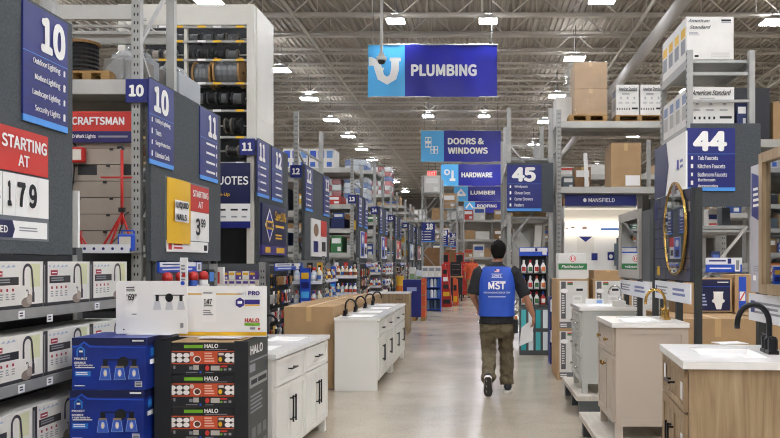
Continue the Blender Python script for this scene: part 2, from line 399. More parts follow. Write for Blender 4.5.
# ------------------------------------------------------------------ hanging banners
def banner(word, Y, x0, x1, z0, z1, label, lines, icon, split=.285, tilt=0):
    t = thing('department_banner', label, 'banner', ((x0 + x1) / 2, Y, 0), tilt)
    W = (x1 - x0) / 2; N = 26
    def sheet(a, b, m, name):
        mb = MB().use(m); rows = 9; fr = []; bk = []
        for j in range(rows + 1):
            for i in range(N + 1):
                u = a + (b - a) * i / N; z = z0 + (z1 - z0) * j / rows
                yy = .04 * math.sin(u * 2.3 + z * 1.7) * (.3 + .7 * (1 - j / rows)) + .012 * math.sin(u * 7 + 3 * z)
                fr.append((u, yy, z)); bk.append((u, yy + .006, z))
        mb.v = fr + bk; n = len(fr)
        for j in range(rows):
            for i in range(N):
                q = j * (N + 1) + i
                mb.f.append((q, q + 1, q + N + 2, q + N + 1)); mb.m.append(0)
                mb.f.append((n + q, n + q + N + 1, n + q + N + 2, n + q + 1)); mb.m.append(0)
        return mb.build(name, t, True)
    xs = -W + 2 * W * split
    sheet(-W, xs, 'sky_blue', 'icon_field'); sheet(xs, W, 'banner_blue', 'name_field')
    for zz, nm in ((z1, 'top_rod'), (z0, 'bottom_rod')): MB().tube([(-W - .03, .003, zz), (W + .03, .003, zz)], .018, 8, 'rack_light').build(nm, t, True)
    for s in (-1, 1): MB().tube([(s * W * .92, .003, z1), (s * W * .92, .003, DECK)], .008, 5, 'rack_dark').build('hanging_wire', t)
    H = z1 - z0
    if len(lines) == 1: txt(t, lines[0], xs + .1 * W, xs + (W - xs) * .78, z0 + H * .385, z0 + H * .615, 'white', -.06, .04)
    else:
        txt(t, lines[0], xs + .1 * W, xs + (W - xs) * .70, z0 + H * .55, z0 + H * .76, 'white', -.06, .04)
        txt(t, lines[1], xs + .1 * W, xs + (W - xs) * .77, z0 + H * .25, z0 + H * .46, 'white', -.06, .04)
    ic = MB(); cx = (-W + xs) / 2; cz = (z0 + z1) / 2; s = H
    if icon == 'pipe':
        pts = [(cx - .3 * s, 0, cz + .18 * s), (cx - .18 * s, 0, cz + .13 * s), (cx - .14 * s, 0, cz), (cx - .1 * s, 0, cz - .13 * s), (cx + .02 * s, 0, cz - .2 * s), (cx + .13 * s, 0, cz - .13 * s), (cx + .17 * s, 0, cz + .02 * s), (cx + .17 * s, 0, cz + .2 * s)]
        L = []; Rr = []
        for i, p in enumerate(pts):
            a = Vector(pts[max(i - 1, 0)]); b = Vector(pts[min(i + 1, len(pts) - 1)]); d = (b - a).normalized(); nrm = Vector((-d.z, 0, d.x)) * .075 * s
            L.append(Vector(p) + nrm); Rr.append(Vector(p) - nrm)
        for i in range(len(pts) - 1): ic.poly([tuple(Vector((q.x, -.055, q.z))) for q in (L[i], L[i + 1], Rr[i + 1], Rr[i])], 'white')
        ic.rect(cx + .07 * s, cx + .28 * s, cz + .17 * s, cz + .24 * s, -.056); ic.rect(cx - .33 * s, cx - .27 * s, cz + .08 * s, cz + .25 * s, -.056)
        ic.rect(cx - .22 * s, cx - .04 * s, cz + .0 * s, cz + .05 * s, -.056)
    elif icon == 'windows':
        for (ox, oz, r, rr) in ((-.13, .12, .1, .17), (.06, -.12, .12, .12)):
            ic.rect(cx + (ox - r) * s, cx + (ox + r) * s, cz + (oz - rr) * s, cz + (oz + rr) * s, -.055, 'white')
            for qx in (-.5, .5):
                for qz in (-.5, .5):
                    ic.rect(cx + (ox + qx * r - .035) * s, cx + (ox + qx * r + .035) * s, cz + (oz + qz * rr - .045) * s, cz + (oz + qz * rr + .045) * s, -.058, 'sky_blue')
    elif icon == 'bolt':
        ic.disc(cx - .12 * s, cz + .12 * s, .14 * s, .14 * s, -.055, 'white', 18); ic.disc(cx - .12 * s, cz + .12 * s, .07 * s, .07 * s, -.058, 'sky_blue', 14)
        ic.rect(cx + .08 * s, cx + .18 * s, cz - .2 * s, cz + .2 * s, -.055, 'white'); ic.rect(cx, cx + .26 * s, cz - .28 * s, cz - .16 * s, -.056, 'white')
    else:
        w_ = .3 * s
        ic.poly([(cx - w_, -.055, cz - .12 * s), (cx - w_ * .7, -.055, cz - .2 * s), (cx, -.055, cz + .1 * s), (cx + w_ * .7, -.055, cz - .2 * s), (cx + w_, -.055, cz - .12 * s), (cx, -.055, cz + .25 * s)], 'white')
        if icon == 'lumber': ic.rect(cx - .25 * s, cx + .25 * s, cz - .2 * s, cz - .06 * s, -.054, 'white')
    ic.build('icon', t)
banner('p', 20, WX(368, 20), WX(497, 20), WZ(97, 20), WZ(44.5, 20), 'big blue hanging banner with white pipe symbol reading PLUMBING', ['PLUMBING'], 'pipe')
banner('d', 32, WX(421, 32), WX(501, 32), WZ(162, 32), WZ(130.5, 32), 'blue hanging banner with white window symbols reading DOORS & WINDOWS', ['DOORS &', 'WINDOWS'], 'windows')
banner('h', 42, WX(441, 42), WX(502, 42), WZ(186, 42), WZ(164, 42), 'blue hanging banner with bolt symbol reading HARDWARE', ['HARDWARE'], 'bolt')
banner('l', 52, WX(454, 52), WX(503, 52), WZ(201.5, 52), WZ(184, 52), 'blue hanging banner with stacked boards symbol reading LUMBER', ['LUMBER'], 'lumber')
banner('r', 66, WX(464, 66), WX(503, 66), WZ(213, 66), WZ(199, 66), 'dim blue hanging banner with roof symbol reading ROOFING', ['ROOFING'], 'roof')

# dome camera on its pole, exit sign
t = thing('dome_camera', 'white dome security camera on a thin pole before the PLUMBING banner', 'security camera', (WX(381.5, 18), 18, 0))
zc = WZ(60, 18)
MB().tube([(0, 0, zc + .1), (0, 0, DECK)], .035, 8, 'white').build('pole', t, True)
MB().lathe([(.02, .16), (.06, .15), (.07, .1), (.11, .07), (.12, .0), (.1, -.01)], 16, 'white', (0, 0, zc)).build('housing', t, True)
MB().lathe([(.085, -.005), (.08, -.05), (.055, -.085), (.01, -.1)], 14, 'ink', (0, 0, zc)).build('dome', t, True)
t = thing('exit_sign', 'lit red EXIT sign hung above the far aisle', 'exit sign', (WX(432, 48), 48, 0))
ze = WZ(173.5, 48)
MB().box(-.28, .28, 0, .08, ze - .17, ze + .17, 'white').build('case', t); MB().rect(-.26, .26, ze - .15, ze + .15, -.003, 'exit_red').build('lit_face', t)
txt(t, 'EXIT', -.2, .2, ze - .1, ze + .1, 'white', -.008, .02)
for s in (-1, 1): MB().tube([(s * .2, .04, ze + .17), (s * .2, .04, DECK)], .01, 5, 'rack_dark').build('hanging_wire', t)
# ------------------------------------------------------------------ racks, boards, signs, cartons: builders
def upright(parent, x, y, H, m='rack_grey', holes=False, wd=.08, dp=.07):
    mb = MB().box(x, x + wd, y, y + dp, 0, H, m)
    if holes:
        z = .1
        while z < H - .05:
            for hx in (.022, .052): mb.box(x + hx, x + hx + .012, y - .002, y, z, z + .026, 'slot')
            z += .0762 if H < 6 else .1
    mb.box(x - .02, x + wd + .02, y - .03, y + dp + .03, 0, .012, m)
    return mb.build('upright', parent)
def rack(label, loc, rz, xs, D, H, levels, wire=(), m='rack_grey', holes=(), deck=True, name='pallet_rack', group=None, bm='rack_light', bh=.11, wd=.08, zig=True):
    t = thing(name, label, 'rack', loc, rz, group)
    for i, x in enumerate(xs):
        x0 = x if i == 0 else x - wd
        upright(t, x0, 0, H, m, i in holes, wd); upright(t, x0, D - .07, H, m, False, wd)
        z = .3; s = 1; mb = MB().use(m)
        while z + .9 < H and not zig: MB().bar((x0 + wd / 2, .06, z), (x0 + wd / 2, D - .06, z), .03, .03, m).build('strut', t); z += .8
        while z + .9 < H:
            a, b = (.06, D - .06) if s > 0 else (D - .06, .06)
            mb.bar((x0 + wd / 2, a, z), (x0 + wd / 2, b, z + .8), .03, .03); z += .8; s = -s
        mb.bar((x0 + wd / 2, .06, z), (x0 + wd / 2, D - .06, z), .03, .03)
        mb.build('brace', t)
    for z in levels:
        for i in range(len(xs) - 1):
            a, b = xs[i] + (wd if i == 0 else 0), xs[i + 1] - wd
            for y in (.005, D - .055): MB().box(a, b, y, y + .05, z - bh, z, bm).build('beam', t)
            if z in wire:
                wm = MB().use('rack_light')
                for q in range(int((b - a) / .09)): wm.box(a + .04 + q * .09, a + .05 + q * .09, .056, D - .056, z - .02, z - .008)
                for q in range(4): wm.box(a, b, .1 + q * (D - .2) / 3, .125 + q * (D - .2) / 3, z - .045, z - .021)
                wm.build('wire_deck', t)
            elif deck: MB().box(a, b, .056, D - .056, z - .04, z - .004, 'shelf_metal').build('shelf_deck', t)
    return t
def board(parent, x0, x1, z0, z1, y=-.03, th=.028, m='board_grey', name='end_panel'):
    return MB().box(x0, x1, y, y + th, z0, z1, m).build(name, parent, bevel=.003)

def aisle_sign(num, lines, loc, rz, label, w_=.58, h=.77, near=True, wide=None):
    t = thing('aisle_sign', label, 'aisle sign', loc, rz)
    MB().box(0, w_, -.012, 0, 0, h, 'navy').build('panel', t, bevel=.002)
    MB().box(.0, w_, -.0135, -.0005, 0, h * .055, 'stripe_blue').build('stripe', t)
    a, b = wide or ((.1, .83) if not near else (.36, .93))
    txt(t, num, a * w_, b * w_, h * .63, h * .95, 'white', -.016, .045, 'number')
    dv = MB()
    for i in range(4): dv.rect(0, w_, h * (.585 - .132 * i), h * (.59 - .132 * i), -.0135, 'stripe_blue' if i == 0 else 'navy_dark')
    ic = MB()
    for i in range(4):
        zc = h * (.525 - .132 * i); cx = .91 * w_ if near else .1 * w_; s = .02 + .004 * (i % 2)
        ic.rect(cx - s * .6, cx + s * .6, zc - s, zc + s * .3, -.015, 'white'); ic.disc(cx, zc + s * .6, s * .7, s * .6, -.0155, 'white', 8)
    ic.build('icon', t); dv.build('divider', t)
    for i, tx in enumerate(lines):
        zc = h * (.525 - .132 * i); hh = h * .034 * (2.1 if '\n' in tx else 1)
        L = min(.62, .038 * max(len(s) for s in tx.split('\n'))) * w_
        if tx.startswith('~'):
            bm = MB(); x0 = (.82 * w_ - .5 * w_) if near else .22 * w_
            bm.rect(x0, x0 + .5 * w_, zc - .012, zc + .012, -.015, 'white'); bm.build('fine_print', t)
        elif near: txt(t, tx, .8 * w_ - L, .8 * w_, zc - hh, zc + hh, 'white', -.016, .012)
        else: txt(t, tx, .22 * w_, .22 * w_ + L, zc - hh, zc + hh, 'white', -.016, .012)
    return t
def flag_sign(num, loc, label, s=.2):
    t = thing('aisle_flag', label, 'aisle flag', loc, 0)
    MB().box(-s, 0, -.012, 0, 0, s * 1.06, 'navy').build('panel', t, bevel=.002)
    txt(t, num, -s * .84, -s * .16, s * .25, s * .8, 'white', -.016, .045, 'number')
    return t

CART = {}
def carton(loc, w_, d, h, m, label, cat='carton', group=None, rz=0, tape=None, name='carton', tag_m=None):
    k = (round(w_, 2), round(d, 2), round(h, 2), m, tape, tag_m)
    if k not in CART:
        mb = MB().box(0, w_, 0, d, 0, h, m)
        if tape:
            mb.box(0, w_, d / 2 - .025, d / 2 + .025, h, h + .0015, tape); mb.box(w_ / 2 - .025, w_ / 2 + .025, -.0012, 0, h * .8, h, tape)
        if tag_m:
            mb.rect(w_ * .1, w_ * .9, h * .55, h * .85, -.0015, tag_m); mb.rect(w_ * .6, w_ * .9, h * .1, h * .35, -.0015, 'paper')
        o = mb.build(name); CART[k] = o.data
    else:
        o = bpy.data.objects.new(name, CART[k]); col.objects.link(o)
    o.location = loc; o.rotation_euler = (0, 0, R(rz))
    return tag(o, label, cat, group)
CN = {'cardboard': 'brown', 'cardboard_dark': 'dark brown', 'white_carton': 'white', '#2c4f9e': 'blue', '#b9372c': 'red', '#d2a83a': 'yellow', '#3f7a4a': 'green', '#54606a': 'grey', '#1e2a5c': 'navy', '#d97a3c': 'orange', '#2b2d33': 'black'}
PAL = list(CN)
def fill(x0, x1, y, z, d, hr, wr, where, pal=None, seed=0, gap=.04, stack=1, posts=()):
    """cartons side by side on a shelf that faces -y"""
    r = random.Random(seed); x = x0
    while True:
        w_ = r.uniform(*wr)
        for q in posts:
            if x < q + .12 and x + w_ > q - .12: x = q + .12
        if x + w_ > x1: break
        h = round(r.uniform(*hr), 2); w_ = round(w_, 2); m = r.choice(pal or PAL); zz = z + .001
        tg = r.choice([None, None, 'paper', '#2c4f9e', '#b9372c']) if m in ('white_carton', 'cardboard') else r.choice(['paper', 'paper', None])
        for s in range(stack):
            dd = round(d * r.uniform(.82, .95), 2)
            carton((x, y + .02 + r.random() * .03, zz), w_, dd, h, m, f'{CN[m]} carton {where}', 'carton', f'cartons {where}', 0, 'tape' if m.startswith('cardboard') else None, tag_m=tg)
            zz += h + .001
        x += w_ + gap * r.random() + .005

def pallet(loc, w_, d, label, group=None):
    t = thing('pallet', label, 'pallet', loc, 0, group)
    n = 5
    for i in range(n):
        a = i * (d - .1) / (n - 1); MB().box(0, w_, a, a + .1, .095, .115, 'pallet_wood').build('plank', t)
    for x in (0, w_ / 2 - .04, w_ - .08): MB().box(x, x + .08, 0, d, .02, .095, 'pallet_wood').build('runner', t)
    for a in (0, d / 2 - .05, d - .1): MB().box(0, w_, a, a + .1, 0, .019, 'pallet_wood').build('plank', t)
    return t
def wrapped(loc, w_, d, h, label, seed=0, inner='cardboard', cat='wrapped goods', name='wrapped_bundle', group=None):
    """loose goods under a lumpy sheet of clear film"""
    t = thing(name, label, cat, loc, 0, group); r = random.Random(seed)
    n = max(2, int(w_ / .17))
    for i in range(n):
        k = 1 - abs((i + .5) / n - .45) * 1.1
        MB().box(w_ * i / n + .012, w_ * (i + 1) / n - .012, .03, d - .03, 0, h * (.35 + .5 * k), inner if i % 2 else '#77736c').build('content', t, bevel=.01)
    N, Mm = 14, 8; wm = MB().use('wrap'); pts = []
    for j in range(Mm + 1):
        for i in range(N + 1):
            u, v = i / N, j / Mm; e = min(1, 6 * min(u, 1 - u)) * min(1, 6 * min(v, 1 - v)) ; e = e ** .5
            pts.append((u * w_, v * d, .003 + h * e * (.5 + .5 * (1 - abs(u - .45) * 1.1)) * r.uniform(.9, 1.04)))
    n0 = len(pts); wm.v = pts
    for j in range(Mm):
        for i in range(N): a = j * (N + 1) + i; wm.f.append((a, a + 1, a + N + 2, a + N + 1)); wm.m.append(0)
    wm.build('plastic_wrap', t)
    return t
def price_plate(t, x0, x1, z0, z1, digits, y=-.006):
    """white price plates, one digit on each"""
    n = len(digits); wd = (x1 - x0) / n
    for i, c in enumerate(digits):
        MB().box(x0 + i * wd + .002, x0 + (i + 1) * wd - .002, y - .004, y, z0, z1, 'paper').build('digit_plate', t)
        if c != ' ': txt(t, c, x0 + (i + (.33 if c == '1' else .14)) * wd, x0 + (i + (.67 if c == '1' else .86)) * wd, z0 + (z1 - z0) * .22, z0 + (z1 - z0) * .82, 'ink', y - .006, .04, 'digit')

XB = -3.0                                                    # plane of the boards along the aisle
XS = XB + .036                                              # outer face of what is fixed to them
def YB(px): return FPX * XS / (px - VX)                      # depth of a point of that plane

# ------------------------------------------------------------------ the nearest shelf unit with faucet cartons
t = thing('shelf_unit', 'grey steel shelf unit with board top holding white faucet cartons', 'shelf', (XB, 2.6, 0), 90)
LEN = 5.93 - 2.6
board(t, 0, 5.862 - 2.6, 1.572, 3.26, -.03)
MB().box(0, LEN, -.02, -.002, .02, 1.57, 'dark_back').build('back_panel', t)
for x in (0, LEN / 2, LEN - .06): MB().box(x, x + .06, -.03, .05, 0, 1.571, 'shelf_metal').build('post', t)
MB().box(0, LEN, -.4, -.03, 0, .12, 'rack_dark').build('base', t)
SH = (1.254, .835, .40)
for z in SH:
    s = MB().box(0, LEN, -.40, -.035, z - .03, z, 'shelf_metal'); s.box(0, LEN, -.412, -.40, z - .06, z + .0, 'shelf_metal')
    so = s.build('shelf', t)
    for i, x in enumerate((.55, 1.2, 1.9, 2.2, 2.8)):
        if z < .5 and i % 2: continue
        dz = -.035 if (i + int(z * 10)) % 3 else -.075
        p = MB().box(x, x + .06, -.417, -.413, z + dz - .02, z + dz + .025, 'label_white'); bars(p, x + .008, x + .05, z + dz - .012, z + dz + .018, 2, 'ink', -.418)
        p.build('price_tag', so)
    for x in (.03, LEN / 2, LEN - .05): MB().box(x, x + .015, -.36, -.035, z - .1, z - .031, 'rack_dark').build('bracket', so)

W_, D_, H_ = .572, .30, .268
def faucet_carton(label):
    t = thing('faucet_carton', label, 'carton', (0, 0, 0), 90, 'white faucet cartons on the near shelf unit')
    b = MB().box(0, W_, 0, D_, 0, H_, 'white_carton').build('box_body', t, bevel=.003)
    p = MB()
    p.rect(.0, .05, 0, H_, -.0015, '#26262a'); p.rect(0.05, W_, 0, .02, -.0015, '#26262a'); p.rect(.008, .02, .02, H_ - .02, -.003, 'print_grey')
    p.rect(.44, .54, .12, .255, -.0012, 'faucet_green')
    p.rect(.07, .32, .135, .18, -.0016, '#26262a'); bars(p, .09, .26, .145, .172, 2, 'print_grey', -.003, .2)
    p.rect(.085, .165, .185, .215, -.0016, '#a02337')
    for i in range(4): p.rect(.09 + i * .055, .108 + i * .055, .1, .116, -.0016, '#a02337'); bars(p, .085 + i * .055, .12 + i * .055, .05, .09, 3, 'print_grey', -.0016, .3, i)
    p.disc(.40, .032, .055, .03, -.0016, '#8a7d72', 12); p.disc(.43, .05, .03, .03, -.0017, '#a89b8f', 12)
    for k in range(5): p.poly([(.06 + .045 * k, -.0016, .235 - .006 * (k % 2)), (.075 + .05 * k, -.0016, .25), (.09 + .05 * k, -.0016, .236)], '#9fb0c8')
    path = [(.365 + .0, .155), (.367, .2)] + [(.41 + .043 * math.cos(R(a)), .205 + .043 * math.sin(R(a))) for a in range(170, -1, -17)] + [(.46, .15), (.466, .1), (.468, .05)]
    def ribbon(path, w0, y, m):
        L = []
        for i, (a, b) in enumerate(path):
            q = Vector(path[min(i + 1, len(path) - 1)]) - Vector(path[max(i - 1, 0)]); q.normalize(); nn = Vector((-q.y, q.x)) * w0
            L.append((Vector((a, b)) + nn, Vector((a, b)) - nn))
        for i in range(len(L) - 1): p.poly([(q.x, y, q.y) for q in (L[i][0], L[i + 1][0], L[i + 1][1], L[i][1])], m)
    ribbon(path, .009, -.0024, '#3a3a40'); p.rect(.356, .376, .13, .17, -.0026, '#3a3a40'); p.rect(.455, .48, .03, .09, -.0026, '#3a3a40')
    ribbon([(.395, .095), (.4, .105), (.412, .1), (.414, .07)], .004, -.0026, '#3a3a40')
    p.build('print', t)
    MB().rect(.095, .155, .197, .203, -.003, 'white').build('logo', t)
    return t
fc = None
for z, ys, nm in ((SH[0], (4.215, 4.79, 5.365, 3.64), 'top'), (SH[1], (4.215, 4.79, 5.365, 3.64), 'middle'), (SH[2], (4.1, 4.675, 5.25), 'bottom')):
    for q, y in enumerate(ys):
        lb = f'white faucet carton on the {nm} shelf, ' + {4: ('third', 'second', 'first', 'fourth'), 3: ('third', 'second', 'first')}[len(ys)][q] + ' from the far end'
        if fc is None: fc = faucet_carton(lb); c = fc
        else: c = dup(fc, (0, 0, 0), 90, lb)
        c['group'] = f'faucet cartons on the {nm} shelf'
        c.location = (XB + .395, y, z + .001)

ys0 = YB(22)
aisle_sign('10', ['Outdoor Lighting', 'Motion Lighting', 'Landscape Lighting', 'Security Lights'], (XB + .031, ys0, 2.445), 90, 'navy sign reading 10 with Outdoor Lighting above the red STARTING AT sign', .565, .79, True)
t = thing('price_sign', 'red and white STARTING AT price sign showing 179 on grey board', 'price sign', (XB + .031, 4.45, 0), 90)
wS = YB(48) - 4.45
MB().box(0, wS, -.006, 0, 2.10, 2.38, 'sign_red').build('red_panel', t)
MB().box(-.01, wS + .01, -.004, 0, 1.66, 2.09, 'board_edge').build('holder', t)
txt(t, 'STARTING', wS * .487, wS * .975, 2.245, 2.33, 'white', -.01, .03); txt(t, 'AT', wS * .655, wS * .775, 2.14, 2.215, 'white', -.01, .02)
price_plate(t, wS * .5, wS, 1.815, 2.085, '179 ', -.006)
price_plate(t, 0, wS * .495, 1.815, 2.085, '  $', -.006)
MB().box(0, wS * .985, -.008, -.004, 1.675, 1.785, 'paper').build('info_strip', t)
p = MB().rect(0, wS * .6, 1.675, 1.785, -.0085, 'navy_dark'); p.poly([(wS * .6, -.0085, 1.675), (wS * .625, -.0085, 1.73), (wS * .6, -.0085, 1.785)], 'navy_dark'); bars(p, wS * .67, wS * .93, 1.715, 1.75, 2, 'print_grey', -.0085); p.build('print', t)
txt(t, 'ED', wS * .47, wS * .545, 1.705, 1.75, 'white', -.011, .02)
rack('grey pallet rack behind the nearest number sign and board', (-5.5, 3.3, 0), 0, [0, 2.42], 2.55, 4.3, [3.0], holes=(1,))
wrapped((-3.75, 5.2, 3.001), .55, .5, .5, 'blue plastic-wrapped bundle behind the top of the nearest number sign', 3, 'tool_blue')
# ------------------------------------------------------------------ gondola between aisles ten and eleven
def spool(t, cx, cy, cz, r, L, mc, mf='wood_pale', part='spool', rc=.75):
    mb = MB()
    mb.lathe([(r, -L / 2), (r, -L / 2 + .02)], 18, mf, (cx, cy, cz), 'x'); mb.lathe([(r, L / 2 - .02), (r, L / 2)], 18, mf, (cx, cy, cz), 'x')
    mb.lathe([(r * rc, -L / 2 + .02)] + [(r * rc * (1.0 if i % 2 else .94), -L / 2 + .02 + (L - .04) * i / 8) for i in range(9)] + [(r * rc, L / 2 - .02)], 16, mc, (cx, cy, cz), 'x')
    mb.lathe([(.02, -L / 2 - .01), (.02, L / 2 + .01)], 8, 'slot', (cx, cy, cz), 'x')
    return mb.build(part, t)

G = [(7.27, 9.23), (10.86, 12.5), (13.7, 15.95), (19.8, 21.5), (24.1, 26.2), (28.6, 30.9), (34.3, 37.0), (38.7, 42)]
ga, gb = G[0]
rk = rack('pallet rack with slatted display wall, cable spool and wrapped bundles on top', (-8.0, ga, 0), 0, [0, 2.45, 4.93], .88, 4.9, [3.18, 3.86], holes=(2,), bh=.13, wire=(3.86,))
rack('lower pallet rack back to back behind the slatted display wall', (-8.0, ga + .95, 0), 0, [0, 2.45, 4.93], gb - ga - 1.0, 3.18, [3.18])
bd = thing('end_board', 'grey end board carrying signs 10 and 11 and a yellow price sign', 'end board', (XB, ga, 0), 90)
board(bd, 0, gb - ga, 1.53, 3.2, -.03, name='panel')
MB().box(.02, .06, -.001, .03, 0, 3.18, 'rack_dark').build('post', bd); MB().box(gb - ga - .06, gb - ga - .02, -.001, .03, 0, 3.18, 'rack_dark').build('post', bd)
# slatted wall, each slat a piece
sw = thing('slat_wall', 'beige slatted display wall behind the work lights', 'display wall', (-4.3, ga + .10, 0))
for i in range(8):
    z = 1.66 + i * .152
    s_ = MB().box(0, 1.14, 0, .03, z, z + .146, 'slatwall').build('slat', sw, bevel=.003)
    c = MB()
    for x in (.12, .55, .85): c.box(x + .03 * (i % 3), x + .03 + .03 * (i % 3), -.012, -.001, z + .128, z + .146, 'slot')
    c.build('clip', s_)
MB().box(0, 1.14, .031, .05, 0, 2.9, 'dark_back').build('backing', sw)
for a, b in ((78, 97), (121, 132)): MB().box(WX(a, ga + .1) + 4.3, WX(b, ga + .1) + 4.3, -.004, -.0005, WZ(175, ga + .1), WZ(165, ga + .1), 'slot').build('slot_plate', sw)
t = thing('brand_header', 'red header sign over navy strip reading LED Work Lights', 'header sign', (WX(66, ga + .06), ga + .06, 0))
hw = WX(131, ga + .06) - WX(66, ga + .06)
MB().box(0, hw, 0, .03, 2.72, 2.9, 'sign_red').build('red_panel', t); MB().box(0, hw, 0, .03, 2.615, 2.719, '#2a2560').build('navy_strip', t)
txt(t, 'CRAFTSMAN', hw * .09, hw * .9, 2.775, 2.85, 'white', -.004, .03); txt(t, 'LED Work Lights', hw * .04, hw * .46, 2.645, 2.69, 'white', -.004, .02)
p = MB(); bars(p, hw * .5, hw * .95, 2.65, 2.685, 1, 'print_grey', -.003, 0); p.build('fine_print', t)
t = thing('display_shelf', 'white shelf strip with blue dots under the work lights', 'shelf', (WX(80, ga - .2), ga - .24, 0))
hw = WX(131.5, ga - .2) - WX(80, ga - .2)
MB().box(0, hw, .0, .36, 1.6, 1.612, 'shelf_metal').build('shelf', t); p = MB().box(0, hw, -.006, 0, 1.6, 1.675, 'label_white')
for i in range(5): p.disc((.14 + .18 * i) * hw, 1.637, .013, .013, -.0075, 'navy', 10)
p.build('shelf_strip', t)
def worklight(t, cx, cy, cz, w_, h, m, tilt=0):
    mb = MB().box(cx - w_ / 2, cx + w_ / 2, cy - .03, cy + .03, cz - h / 2, cz + h / 2, m).build('lamp_frame', t, bevel=.012)
    MB().box(cx - w_ * .36, cx + w_ * .36, cy - .034, cy - .031, cz - h * .34, cz + h * .34, '#d8d2c4').build('lens', t)
t = thing('work_light', 'red square work light hung high on the slatted wall', 'work light', (0, 0, 0))
Y_ = ga + .05
x, _, z = at(77, 155, Y_); worklight(t, x, Y_, z, .15, .14, 'tool_red'); MB().tube([(x, Y_ + .03, z + .05), (x - .06, Y_ + .05, z + .12), (x - .1, Y_ + .08, z + .1)], .008, 6, 'cable_black').build('bracket', t)
MB().tube([(x - .02, Y_, z - .08), (x - .03, Y_, z - .2), (x - .05, Y_ + .01, z - .32), (x - .02, Y_ + .02, z - .45)], .006, 6, 'cable_black').build('power_cord', t)
MB().box(x - .14, x - .04, Y_ - .02, Y_ + .03, z - .22, z - .1, '#8b8680').build('plug_box', t)
t = thing('tripod_work_light', 'red tripod work light stand before the slatted wall', 'work light', (0, 0, 0))
Y_ = ga - .06
x, _, z0 = at(122, 238, Y_); zt = WZ(150, Y_)
MB().tube([(x, Y_, z0 + .12), (x, Y_, zt)], .014, 8, 'tool_red').build('pole', t, True)
MB().tube([(x + .01, Y_, zt), (x - .0, Y_, zt + .03), (x - .04, Y_, zt + .02)], .014, 8, 'cable_black').build('hook', t)
MB().box(x - .19, x + .09, Y_ - .01, Y_ + .01, zt - .255, zt - .24, 'tool_red').build('cross_bar', t)
MB().box(x - .022, x + .022, Y_ - .025, Y_ + .025, zt - .56, zt - .52, 'cable_black').build('collar', t)
for dx, dy in ((-.17, -.05), (-.08, -.1), (.12, -.02)): MB().tube([(x, Y_, z0 + .22), (x + dx, Y_ + dy, 1.621)], .011, 6, 'tool_red').build('leg', t)
t = thing('work_light', 'blue framed work light standing on the white shelf strip', 'work light', (0, 0, 0))
x, _, z = at(126.5, 232, ga - .16); worklight(t, x, ga - .16, 1.613 + .08, .14, .15, 'tool_blue')
MB().tube([(x - .06, ga - .14, 1.70), (x - .05, ga - .13, 1.8), (x + .05, ga - .13, 1.8), (x + .06, ga - .14, 1.7)], .009, 6, 'tool_blue').build('handle', t)
t = thing('work_light', 'flat blue folded work light lying on the white shelf strip', 'work light', (0, 0, 0))
x, _, z = at(92, 240, ga - .16); MB().box(x - .12, x + .12, ga - .2, ga - .1, 1.613, 1.645, 'tool_blue').build('folded_frame', t, bevel=.01)
MB().box(x - .08, x - .02, ga - .21, ga - .2, 1.618, 1.64, '#d8d2c4').build('lens', t)
MB().tube([(x + .1, ga - .1, 1.64), (x + .16, ga, 1.75), (x + .2, ga + .05, 1.95), (x + .22, ga + .08, 1.98)], .006, 6, 'cable_black').build('power_cord', t)
t = thing('red_tool_stand', 'small red folding stand beside the flat blue work light', 'tool stand', (0, 0, 0))
x, _, z = at(79, 240, ga - .1)
for dx in (-.05, .04, .09): MB().tube([(x, ga - .1, 1.78), (x + dx, ga - .1 + dx * .3, 1.615)], .01, 6, 'tool_red').build('leg', t)
MB().box(x - .02, x + .02, ga - .12, ga - .08, 1.76, 1.8, 'tool_red').build('head', t)
o = MB().box(0, .09, 0, .03, 0, .43, 'paper').build('foam_panel'); o.location = (WX(66, 6.05), 6.05, 1.63)
tag(o, 'narrow white upright panel between the near board and the slatted wall', 'panel')
o2 = MB().box(0, .3, 0, .1, 0, 1.629, 'rack_dark').build('upright_column'); o2.location = (WX(66, 6.05) - .22, 6.04, 0); tag(o2, 'dark steel post under the narrow white panel', 'post')
# goods on the rack's high shelf
Y_ = ga + .15; zz = 3.181
pallet((WX(64, Y_), Y_, zz), .42, .6, 'small wooden pallet under the black cable spool')
t = thing('cable_spool', 'upright spool of black cable with wooden flanges on a small pallet', 'cable spool', (WX(82, Y_ + .25), Y_ + .26, zz + .116))
MB().lathe([(.16, 0), (.16, .02)], 20, 'wood_pale').build('flange', t); MB().lathe([(.16, .30), (.16, .325)], 20, 'wood_pale').build('flange', t)
MB().lathe([(.145, .02)] + [(.15 if i % 2 else .14, .02 + .28 * i / 14) for i in range(15)], 20, 'cable_black').build('cable_winding', t)
MB().box(-.15, -.02, -.2, -.17, .24, .33, 'paper').build('label_card', t)
wrapped((WX(100, Y_ + .1), Y_ + .1, zz), .42, .28, .36, 'low wrapped bundle on the rack beside the cable spool', 5, '#6d675e')
wrapped((WX(112, Y_ + .45), Y_ + .4, zz), .4, .28, .5, 'silver plastic-wrapped bundle behind the perforated rack post', 6, '#8b8f92')
wrapped((WX(148, Y_ + .95), Y_ + .95, zz), .33, .7, .5, 'shiny wrapped bundle above the top edge of the grey board', 8, '#a5a9ad')

